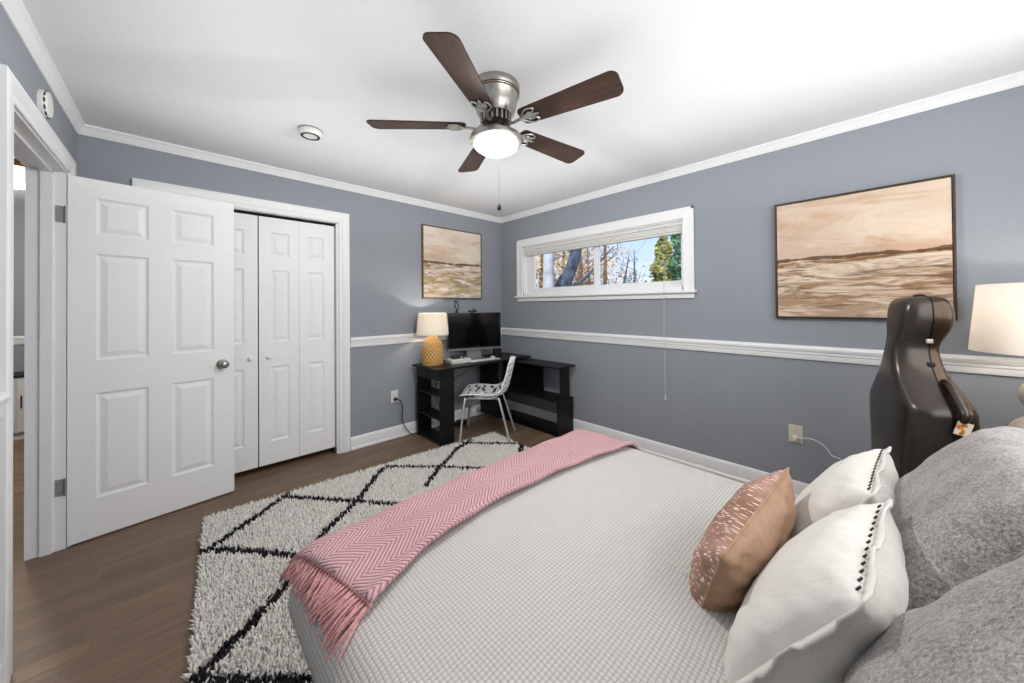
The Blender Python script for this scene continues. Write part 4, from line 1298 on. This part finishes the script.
def build_bed():
    b = thing('bed', 'queen bed with upholstered headboard under the coverlet', 'bed', (0, 0, 0))
    bm = BM(); box(bm, BX0+0.16, BX1-0.16, BY0+0.04, BY1-0.16, 0.22, 0.475, 0.03); obj('mattress', bm, 'sheet_cotton', b, 40)
    bm = BM(); box(bm, BX0+0.16, BX1-0.16, BY0+0.04, BY1-0.16, 0.12, 0.22, 0.01); obj('bed_base', bm, 'headboard_fabric', b)
    bm = BM(); box(bm, BX0, BX1, BY0-0.08, BY0-0.01, 0.1, 1.06, 0.025); obj('headboard', bm, 'headboard_fabric', b, 40)
    for x in (BX0+0.22, BX1-0.22):
        for y in (BY0+0.1, BY1-0.24):
            bm = BM(); box(bm, x-0.025, x+0.025, y-0.025, y+0.025, 0.033 if y > 0 else 0.0, 0.12, 0.004); obj('leg', bm, 'nightstand_wood', b)
    # coverlet: rings of a rounded rectangle, from the middle out and down the sides
    bm = BM(); lay = bm.loops.layers.uv.verify()
    rc = 0.14
    def outline(w0, w1, h0, h1, r):
        pts = []
        for (cx, cy, a0) in ((w1-r, h1-r, 0), (w0+r, h1-r, PI/2), (w0+r, h0+r, PI), (w1-r, h0+r, 1.5*PI)):
            for k in range(9):
                a = a0+PI/2*k/8
                pts.append((cx+r*math.cos(a), cy+r*math.sin(a), math.cos(a), math.sin(a)))
        # subdivide the straights
        out = []
        for i in range(len(pts)):
            p, q = pts[i], pts[(i+1) % len(pts)]
            out.append(p)
            if i % 9 == 8:
                for k in range(1, 20):
                    f = k/20
                    out.append((p[0]+(q[0]-p[0])*f, p[1]+(q[1]-p[1])*f, p[2], p[3]))
        return out
    ts = [-0.685, -0.6, -0.5, -0.42, -0.34, -0.26, -0.19, -0.13, -0.08, -0.04, 0.0]+[ER*PI/2*k/7 for k in range(1, 8)]+[0.175, 0.20, 0.23, 0.27, 0.32, 0.37, 0.42, 0.47, 0.52, 0.56]
    rng = random.Random(2)
    rings = []
    for t in ts:
        o_, dr = edge_prof(t)
        r = max(0.004, rc-ER+o_) if o_ > -0.035 else 0.004
        ring = []
        for i, (x, y, nx, ny) in enumerate(outline(IX0-o_, IX1+o_, IY0-o_, IY1+o_, r)):
            wav = 0.0
            if t > 0.18:
                wav = (t-0.18)*0.045*math.sin(i*0.55+1.3)
            z = BZ+crown(min(max(x, BX0), BX1), y)*(1.0 if dr < 1e-6 else max(0, 1-dr/0.25))-dr
            v = bm.verts.new((x+nx*wav, y+ny*wav, max(z, 0.048)))
            ex = max(0.0, t-o_)
            ring.append((v, (x+nx*ex, y+ny*ex)))
        rings.append(ring)
    def quad(vs):
        f = bm.faces.new([v for v, _ in vs])
        for lp, (_, uv) in zip(f.loops, vs): lp[lay].uv = uv
    n = len(rings[0])
    for a, c in zip(rings[:-1], rings[1:]):
        for i in range(n):
            j = (i+1) % n
            quad((a[i], a[j], c[j], c[i]))
    bm.faces.new([v for v, _ in rings[0]])
    f = list(bm.faces)[-1]
    for lp, (_, uv) in zip(f.loops, rings[0]): lp[lay].uv = uv
    o = obj('coverlet', bm, 'waffle_coverlet', None, 180)
    tag(o, 'pale grey waffle textured coverlet spread over the bed', 'coverlet')

    # throw blanket across the foot
    t = thing('throw_blanket', 'pink herringbone knit throw with a fringe laid across the foot of the bed', 'blanket')
    bm = BM(); lay = bm.loops.layers.uv.verify()
    nx, ny = 90, 40
    def near_edge(s):
        k = (s-0.30)/1.45
        pts = [(-0.2, 0.850), (0.0, 0.855), (0.06, 0.895), (0.16, 0.948), (0.34, 0.972), (0.63, 0.948), (1.0, 0.905), (1.3, 0.86)]
        for (a, va), (c, vc) in zip(pts[:-1], pts[1:]):
            if k <= c: return va+(vc-va)*(k-a)/(c-a)
        return pts[-1][1]
    def left_end(v):      # v 0 near .. 1 far
        return 0.340-0.082*v**1.2
    s1 = IX1+0.30; far = IY1+0.085
    G = []
    for i in range(nx+1):
        row = []
        for j in range(ny+1):
            v = j/ny
            s0 = left_end(v)
            s = s0+(s1-s0)*i/nx
            y0 = near_edge(s)
            yy = y0+(far-y0)*v
            lift = 0.012+0.004*math.sin(s*9+v*5)*math.sin(v*7)+0.003*math.sin(s*23)
            # soft rolled near edge
            lift += 0.006*math.exp(-((v-0.03)/0.04)**2)
            row.append((bm.verts.new(bed_surf(s, yy, lift)), (s, yy-0.0*y0)))
        G.append(row)
    for i in range(nx):
        for j in range(ny):
            vs = (G[i][j], G[i+1][j], G[i+1][j+1], G[i][j+1])
            f = bm.faces.new([v for v, _ in vs])
            for lp, (_, uv) in zip(f.loops, vs): lp[lay].uv = uv
    k = obj('knit_panel', bm, 'pink_knit', t, 180)
    so = k.modifiers.new('thick', 'SOLIDIFY'); so.thickness = 0.014; so.offset = 1
    # fringe: knotted tassels along the left end
    rng = random.Random(11)
    NT_ = 30
    for q in range(NT_):
        v = 0.01+0.97*q/(NT_-1)
        s0 = left_end(v); y0 = near_edge(s0); yy = y0+(far-y0)*v
        L = rng.uniform(0.064, 0.076)*(1.40-0.80*v)
        bm = BM()
        # knot
        p0 = bed_surf(s0+0.002, yy, 0.020)
        bmesh.ops.create_icosphere(bm, subdivisions=1, radius=0.0085, matrix=Matrix.Translation(p0))
        for st in range(4):
            dv = rng.gauss(0, 0.008); sw = rng.gauss(-0.012, 0.016)
            ln = L*rng.uniform(0.8, 1.1)
            pts = []
            for m_ in range(7):
                f = m_/6
                pts.append(bed_surf(s0-ln*f, yy+dv*min(1, f*2)+sw*f*f+0.004*math.sin(6*f+st), 0.009+0.004*(st % 3)+0.003*f))
            tube(bm, pts, [0.0036, 0.004, 0.0038, 0.0036, 0.0034, 0.003, 0.002], 6)
        obj('tassel', bm, 'pink_yarn', t, 60)

# ------------------------------------------------------------------ pillows
def pillow_parts(root, w, h, tk, front, back, piping=None, seed=1, n=34, wrinkle=0.004, puff=0.5, full=2.6, split=(1.0, 1.0)):
    """local: x along width, z up the pillow, +y the front normal.  Front and back panels plus edge flange/piping."""
    rng = random.Random(seed)
    ph = [rng.uniform(0, 6.28) for _ in range(6)]
    def outl(s, t):
        # pinched sides, pointed corners
        x = s*w/2*(1-0.05*(1-t*t)*abs(s)**3)
        z = t*h/2*(1-0.05*(1-s*s)*abs(t)**3)
        return x, z
    def thick(s, t):
        a = max(0.0, 1-abs(s)**full); b = max(0.0, 1-abs(t)**full)
        return tk/2*(a*b)**puff
    for nm, sgn, mat in (('front_panel', 1, front), ('back_panel', -1, back)):
        bm = BM(); lay = bm.loops.layers.uv.verify(); G = []
        for i in range(n+1):
            row = []
            for j in range(n+1):
                s = math.sin((-1+2*i/n)*PI/2); t = math.sin((-1+2*j/n)*PI/2)
                s = 0.5*s+0.5*(-1+2*i/n); t = 0.5*t+0.5*(-1+2*j/n)
                x, z = outl(s, t); y = thick(s, t)
                k = y/(tk/2)
                y *= split[0] if sgn > 0 else split[1]
                wr = wrinkle*(math.sin(9*s+4*t+ph[0])+math.sin(13*t-5*s+ph[1])+0.6*math.sin(21*(s+t)+ph[2]))*(1-k)*4*k
                # gathers near corners
                wr += wrinkle*0.8*math.sin(26*math.atan2(abs(t)-1.05, abs(s)-1.05)+ph[3])*(abs(s*t))**2*4*k*(1-k)
                row.append((bm.verts.new((x, sgn*(y+wr), z)), ((s+1)/2*w/max(w, h), (t+1)/2*h/max(w, h))))
            G.append(row)
        for i in range(n):
            for j in range(n):
                vs = (G[i][j], G[i+1][j], G[i+1][j+1], G[i][j+1])
                f = bm.faces.new([v for v, _ in vs])
                for lp, (_, uv) in zip(f.loops, vs): lp[lay].uv = uv
        o = obj(nm, bm, mat, root, 180)
    per = []
    m = 24
    for i in range(m): per.append((-1+2*i/m, -1))
    for i in range(m): per.append((1, -1+2*i/m))
    for i in range(m): per.append((1-2*i/m, 1))
    for i in range(m): per.append((-1, 1-2*i/m))
    P = [outl(s, t) for s, t in per]
    if piping:
        bm = BM(); pts = [(x, 0.0, z) for x, z in P]+[(P[0][0], 0, P[0][1])]
        tube(bm, pts, 0.0035, 6, False); obj('piping', bm, piping, root, 60)
    return outl, per

def place_pillow(root, C, right, up):
    right = Vector(right).normalized(); up = Vector(up)
    up = (up-right*up.dot(right)).normalized()
    nrm = right.cross(up)          # = -front direction? front is -y
    m = Matrix((right, up.cross(right), up)).transposed().to_4x4()
    m.translation = Vector(C)
    root.matrix_world = m
    return m

def build_pillows():
    # blush lumbar
    p = thing('blush_pillow', 'small blush lumbar pillow with pale dashes on its front and plain tan back', 'pillow')
    pillow_parts(p, 0.47, 0.275, 0.155, 'blush_dotted', 'blush_satin', piping='blush_satin', seed=3, wrinkle=0.004)
    bm = BM(); box(bm, -0.226, -0.200, -0.022, -0.012, -0.118, -0.070, 0.003); tag(obj('label_tag', bm, 'black_plastic', p), 'tiny black label')
    TL, BL, TR = Vector((0.98, 0.224, 0.735)), Vector((0.93, 0.300, 0.530)), Vector((1.34, 0.180, 0.790))
    r = (TR-TL).normalized(); u = (TL-BL)
    place_pillow(p, (TL+BL)/2+r*0.215+Vector((-0.018, 0.028, -0.034)), r, u)

    # white pillows with lace ladder trim
    def white(label, C, right, up, w, h, tk, seed):
        t = thing('white_pillow', label, 'pillow')
        outl, per = pillow_parts(t, w, h, tk, 'white_linen', 'white_linen', seed=seed, wrinkle=0.0022, puff=0.46, split=(0.80, 1.15))
        # ruffled flange all round
        rng = random.Random(seed)
        bm = BM(); ring0, ring1 = [], []
        for k, (s, q) in enumerate(per):
            x, z = outl(s, q)
            d = Vector((x/(w/2), 0, z/(h/2)))
            d = Vector((math.copysign(abs(d.x)**6, d.x), 0, math.copysign(abs(d.z)**6, d.z))).normalized()
            f = 0.017
            ring0.append(bm.verts.new((x*0.995, 0, z*0.995)))
            ring1.append(bm.verts.new((x+d.x*f, 0.005*math.sin(k*0.62)+0.0015*rng.gauss(0, 1), z+d.z*f)))
        nn = len(per)
        for k in range(nn):
            bm.faces.new((ring0[k], ring0[(k+1) % nn], ring1[(k+1) % nn], ring1[k]))
        fl = obj('flange', bm, 'white_linen', t, 180)
        so = fl.modifiers.new('thick', 'SOLIDIFY'); so.thickness = 0.005; so.offset = 0
        # openwork ladder along the top edge: pale band with dark openings
        m = 13
        for k in range(m):
            s = -0.82+1.64*k/(m-1)
            x, z = outl(s, 1.0)
            bm = BM(); box(bm, x-0.0028, x+0.0028, 0.0075, 0.0105, z-0.010, z+0.006, 0.0)
            lw = obj('openwork_slot', bm, 'dark_metal', t)
            if k == 0: tag(lw, 'dark slot of the openwork trim')
        place_pillow(t, C, right, up)
        return t
    u = Vector((0.0, -0.165, 0.25))
    white('nearer white linen pillow with ladder openwork along its top edge', (0.995, 0.106, 0.672), (1, -0.07, 0.0), u, 0.44, 0.37, 0.18, 5)
    white('farther white linen pillow, its top corner against the black case', (1.455, 0.096, 0.672), (1, -0.07, 0.0), u, 0.43, 0.36, 0.18, 8)
    # grey plush shams
    def sham(label, C, right, up, w, h, tk, seed):
        t = thing('grey_pillow', label, 'pillow')
        pillow_parts(t, w, h, tk, 'grey_plush', 'grey_plush', seed=seed, wrinkle=0.003, puff=0.42, full=4.0)
        place_pillow(t, C, right, up)
    u = Vector((0, -0.32, 0.45))
    sham('large grey plush pillow nearest the camera', (0.610, -0.135, 0.830), (1, 0.0, 0.0), u, 0.60, 0.54, 0.17, 21)
    sham('large grey plush pillow farther from the camera, beside the black case', (1.330, -0.122, 0.764), (1, 0.0, 0.0), u, 0.57, 0.49, 0.17, 22)
    # sleeping pillows that the plush ones lean on
    for lab, x in (('white sleeping pillow behind the nearer grey one', 0.66), ('white sleeping pillow behind the farther grey one', 1.35)):
        t = thing('sleeping_pillow', lab, 'pillow')
        pillow_parts(t, 0.64, 0.42, 0.18, 'sheet_cotton', 'sheet_cotton', seed=31, wrinkle=0.003)
        place_pillow(t, (x, -0.56, 0.76), (1, 0, 0), (0, -0.12, 0.4))

# ------------------------------------------------------------------ cello case
def build_cello_case():
    H = 1.325
    c = thing('cello_case', 'tall dark cello case standing between the bed and the window wall', 'cello case', (2.42, -0.135, 0.0))
    n = Vector((-0.32, 0.947, 0)).normalized(); wv = Vector((0.947, 0.32, 0)).normalized()     # front normal, width axis (far side positive)
    m = Matrix((wv, -n, Vector((0, 0, 1)))).transposed().to_4x4()    # local x = width, -y = front, z = up
    m.translation = Vector((2.42, -0.135, 0))
    c.matrix_world = m
    # (z, half width, front depth, back depth)
    S = [(0.0, 0.10, 0.06, 0.06), (0.012, 0.15, 0.09, 0.08), (0.05, 0.20, 0.11, 0.10), (0.14, 0.232, 0.122, 0.115), (0.28, 0.242, 0.126, 0.12), (0.42, 0.230, 0.126, 0.12), (0.55, 0.200, 0.126, 0.115), (0.66, 0.202, 0.126, 0.11),
         (0.76, 0.216, 0.126, 0.108), (0.82, 0.222, 0.124, 0.104), (0.86, 0.216, 0.122, 0.098), (0.90, 0.178, 0.120, 0.088), (0.94, 0.142, 0.118, 0.074), (0.98, 0.108, 0.114, 0.060), (1.02, 0.084, 0.110, 0.048),
         (1.07, 0.068, 0.104, 0.040), (1.11, 0.064, 0.098, 0.042), (1.145, 0.074, 0.092, 0.056), (1.18, 0.090, 0.088, 0.072), (1.22, 0.098, 0.084, 0.080), (1.265, 0.098, 0.080, 0.078), (1.30, 0.090, 0.072, 0.070), (1.317, 0.076, 0.058, 0.056), (1.325, 0.058, 0.040, 0.038)]
    zs = [s[0] for s in S]
    def interp(z):
        import bisect
        z = min(max(z, 0), H)
        k = min(max(bisect.bisect_right(zs, z)-1, 0), len(S)-2)
        f = (z-zs[k])/(zs[k+1]-zs[k])
        def cr(i):
            a = S[max(k-1, 0)][i]; b = S[k][i]; d = S[k+1][i]; e = S[min(k+2, len(S)-1)][i]
            return 0.5*(2*b+(d-a)*f+(2*a-5*b+4*d-e)*f*f+(3*b-a-3*d+e)*f**3)
        return cr(1), cr(2), cr(3)
    zl = [H*(1-math.cos(PI*k/110))/2 for k in range(111)]
    def shell(name, sgn, mat, inset=0.0):
        bm = BM(); rings = []
        K = 22
        for z in zl:
            hw, fd, bd = interp(z); hw -= inset
            d = (fd if sgn < 0 else bd)
            # half section from (-hw,0) round to (hw,0): straight side, bevel, flat ridge
            pts = []
            for k in range(K+1):
                a = PI*k/K
                e = 0.42 if sgn < 0 else 0.55
                x = -hw*math.copysign(abs(math.cos(a))**e, math.cos(a))
                y = d*abs(math.sin(a))**(0.62 if sgn < 0 else 0.55)
                pts.append((x, sgn*(y+0.004), z))
            rings.append([bm.verts.new(p) for p in pts])
        for a, b in zip(rings[:-1], rings[1:]):
            for k in range(K):
                bm.faces.new((a[k], a[k+1], b[k+1], b[k]))
            bm.faces.new((a[0], b[0], b[K], a[K]))
        bm.faces.new(rings[0]); bm.faces.new(rings[-1][::-1])
        return obj(name, bm, mat, c, 50)
    shell('front_shell', -1, 'cello_case_shell'); shell('back_shell', 1, 'cello_case_back')
    # dark seam gasket
    bm = BM(); K = len(zl)
    left = [(-(interp(z)[0]-0.004), z) for z in zl]; right = [((interp(z)[0]-0.004), z) for z in zl][::-1]
    ol = left+right
    a = [bm.verts.new((x, -0.006, z)) for x, z in ol]; b = [bm.verts.new((x, 0.006, z)) for x, z in ol]
    N = len(ol)
    for k in range(N):
        bm.faces.new((a[k], a[(k+1) % N], b[(k+1) % N], b[k]))
    obj('seam', bm, 'black_plastic', c)
    # carrying handle on the near edge, latches, sticker
    hw = lambda z: -interp(z)[0]
    bm = BM()
    pts = [(hw(z)-off, 0.020, z) for z, off in ((0.965, 0.0), (0.958, 0.022), (0.94, 0.030), (0.905, 0.034), (0.865, 0.032), (0.842, 0.020), (0.835, 0.0))]
    tube(bm, spline(pts, 5), 0.014, 10); obj('handle', bm, 'handle_leather', c, 60)
    for z in (1.13, 1.03, 0.78, 0.5):
        bm = BM(); box(bm, hw(z)-0.005, hw(z)+0.004, -0.012, 0.012, z-0.010, z+0.010, 0.003); obj('latch', bm, 'black_plastic' if z != 1.13 else 'satin_nickel', c)
    bm = BM(); tube(bm, spline([(-0.05, 0.0, H-0.004), (-0.03, 0, H+0.006), (0.03, 0, H+0.006), (0.05, 0, H-0.004)], 4), 0.005, 8); obj('top_handle', bm, 'black_plastic', c, 60)
    t = NT('sticker_paper', (222, 214, 198), 0.5)
    v = t.coord('Object'); g = t.noise(v, 42, 2)
    t.color(t.ramp(g, [(0.50, (216, 208, 192)), (0.54, (222, 160, 60)), (0.60, (212, 106, 50)), (0.68, (90, 110, 80))])); M['sticker_paper'] = t.m
    bm = BM(); z = 0.822; box(bm, -0.002, 0.001, -0.021, 0.021, -0.027, 0.027, 0, Matrix.Translation((hw(z)-0.016, 0.018, z-0.016)) @ Matrix.Rotation(R(-16), 4, 'X'))
    tag(obj('sticker', bm, 'sticker_paper', c), 'small cream luggage sticker with orange flowers')

# ------------------------------------------------------------------ nightstand, bedside lamp, outlets, hall
def build_rest():
    x, y = 2.64, -0.507
    nn = thing('nightstand', 'pale wooden nightstand beside the bed head', 'nightstand', (x-0.02, y-0.10, 0))
    bm = BM(); box(bm, -0.26, 0.26, -0.20, 0.20, 0.60, 0.625, 0.003); obj('top', bm, 'nightstand_wood', nn)
    bm = BM(); box(bm, -0.24, 0.24, -0.19, 0.19, 0.25, 0.60, 0.003); obj('body', bm, 'nightstand_wood', nn)
    for z in (0.27, 0.44):
        bm = BM(); box(bm, -0.245, -0.238, -0.175, 0.175, z, z+0.145, 0.002); d = obj('drawer', bm, 'nightstand_wood', nn)
        bm = BM(); bmesh.ops.create_icosphere(bm, subdivisions=2, radius=0.013, matrix=Matrix.Translation((-0.255, 0, z+0.075))); obj('knob', bm, 'satin_nickel', d, 60)
    for sx in (-0.22, 0.22):
        for sy in (-0.17, 0.17):
            bm = BM(); tube(bm, [(sx, sy, 0), (sx*0.95, sy*0.95, 0.26)], [0.012, 0.018], 10); obj('leg', bm, 'nightstand_wood', nn, 60)
    l = thing('bedside_lamp', 'cream stacked ceramic lamp with a white drum shade on the nightstand', 'lamp', (x, y, 0.625))
    bm = BM(); prof = [(0, 0), (0.075, 0), (0.08, 0.012)]
    for zc, r in ((0.10, 0.115), (0.27, 0.085)):
        hgt = 0.088 if r > 0.1 else 0.078
        for k in range(13):
            a = -PI/2*0.86+PI*0.86*k/12
            prof.append((r*math.cos(a)**0.8, zc+hgt*math.sin(a)))
    prof += [(0.018, 0.36), (0.014, 0.40), (0, 0.40)]
    lathe(bm, prof, 40); obj('lamp_base', bm, 'cream_ceramic', l, 40)
    bm = BM(); tube(bm, [(0, 0, 0.40), (0, 0, 0.56)], 0.006, 8); obj('stem', bm, 'satin_nickel', l, 60)
    bm = BM(); lathe(bm, [(0, 0.53), (0.014, 0.53), (0.028, 0.57), (0.028, 0.59), (0, 0.62)], 18); obj('bulb', bm, 'lamp_bulb_glass', l, 60)
    bm = BM(); lathe(bm, [(0.215, 0.455), (0.190, 0.752), (0.188, 0.752), (0.213, 0.455), (0.215, 0.455)], 64, close=False); obj('lamp_shade', bm, 'shade_white', l, 30)
    light('bedside_bulb', 'POINT', (x, y, 0.625+0.60), 7.5, (1.0, 0.91, 0.80), shadow_soft_size=0.03)

    def outlet(label, loc, rz, mat):
        o = thing('wall_outlet', label, 'outlet', loc, rz)       # local -y out of the wall
        bm = BM(); box(bm, -0.037, 0.037, -0.006, 0, -0.060, 0.060, 0.003); obj('cover_plate', bm, mat, o)
        for z in (-0.021, 0.021):
            bm = BM(); box(bm, -0.016, 0.016, -0.009, -0.004, z-0.0145, z+0.0145, 0.004); s = obj('socket', bm, mat, o)
            for dx in (-0.006, 0.006):
                bm = BM(); box(bm, dx-0.001, dx+0.001, -0.0095, -0.008, z-0.002, z+0.007); obj('slot', bm, 'dark_void', s)
        return o
    outlet('white wall outlet with a black plug left of the desk', (1.543, YC, 0.408), 0, 'white_plastic')
    outlet('ivory wall outlet with a white lead on the window wall', (XW, 0.383, 0.425), R(-90), 'ivory_plastic')
    c = thing('power_cable', 'black power cord plugged in left of the desk', 'cord')
    bm = BM(); box(bm, 1.527, 1.559, YC-0.040, YC-0.0095, 0.372, 0.402, 0.006); obj('plug', bm, 'black_plastic', c, 40)
    bm = BM(); tube(bm, spline([(1.543, YC-0.036, 0.386), (1.575, YC-0.07, 0.37), (1.602, YC-0.06, 0.29), (1.60, YC-0.05, 0.20), (1.63, YC-0.05, 0.10), (1.68, YC-0.07, 0.025), (1.735, YC-0.06, 0.010), (1.80, YC-0.045, 0.008)], 8), 0.0048, 8); obj('lead', bm, 'black_plastic', c, 60)
    c = thing('charging_cable', 'white charging lead drooping along the window wall', 'cord')
    bm = BM(); box(bm, XW-0.034, XW-0.0095, 0.370, 0.396, 0.388, 0.418, 0.005); obj('plug', bm, 'white_plastic', c, 40)
    bm = BM(); tube(bm, spline([(XW-0.032, 0.383, 0.404), (XW-0.06, 0.335, 0.425), (XW-0.07, 0.285, 0.432), (XW-0.05, 0.235, 0.40), (XW-0.05, 0.20, 0.35), (XW-0.05, 0.165, 0.34), (XW-0.05, 0.15, 0.27), (XW-0.04, 0.16, 0.12), (XW-0.06, 0.12, 0.012), (XW-0.1, 0.0, 0.006)], 8), 0.0032, 8); obj('lead', bm, 'white_plastic', c, 60)
    # hall
    h = thing('hall_ceiling_light', 'glowing round flush light on the hall ceiling', 'ceiling light', (-0.90, 4.52, ZC))
    bm = BM(); lathe(bm, [(0, 0), (0.15, 0), (0.16, -0.02), (0.15, -0.05), (0, -0.05)], 36); tag(obj('rim', bm, 'bronze_band', h, 40), 'bronze rim')
    bm = BM(); lathe(bm, [(0.145, -0.05), (0.145, -0.13), (0.12, -0.165), (0.06, -0.18), (0, -0.182)], 36, close=False); tag(obj('glass_drum', bm, 'hall_lamp_glass', h, 40), 'glowing frosted glass')
    light('hall_lamp', 'POINT', (-0.95, 4.5, ZC-0.30), 45.0, (1.0, 0.93, 0.83), shadow_soft_size=0.1)
    k = thing('hall_cabinet', 'low white cabinet with a dark top at the end of the hall', 'cabinet', (-1.17, 6.10, 0))
    bm = BM(); box(bm, -0.42, 0.42, -0.17, 0.17, 0.06, 0.62, 0.004); obj('body', bm, 'cabinet_white', k)
    bm = BM(); box(bm, -0.44, 0.44, -0.185, 0.18, 0.62, 0.645, 0.003); tag(obj('cabinet_top', bm, 'black_laminate', k), 'dark top')
    bm = BM(); box(bm, -0.42, 0.42, -0.15, 0.17, 0.0, 0.06); obj('plinth', bm, 'cabinet_white', k)
    for s in (-1, 1):
        bm = BM(); box(bm, min(s*0.005, s*0.41), max(s*0.005, s*0.41), -0.186, -0.171, 0.08, 0.605, 0.003); d = obj('door', bm, 'cabinet_white', k)
        bm = BM(); tube(bm, [(s*0.03, -0.20, 0.32), (s*0.03, -0.20, 0.44)], 0.005, 8); obj('handle', bm, 'dark_metal', d)

build_room()
build_trim()
build_doors()
build_window()
build_bed()
build_pillows()
build_cello_case()
build_rug()
build_desk()
build_desk_things()
build_chair()
build_fan()
build_paintings()
build_rest()
build_outdoors()
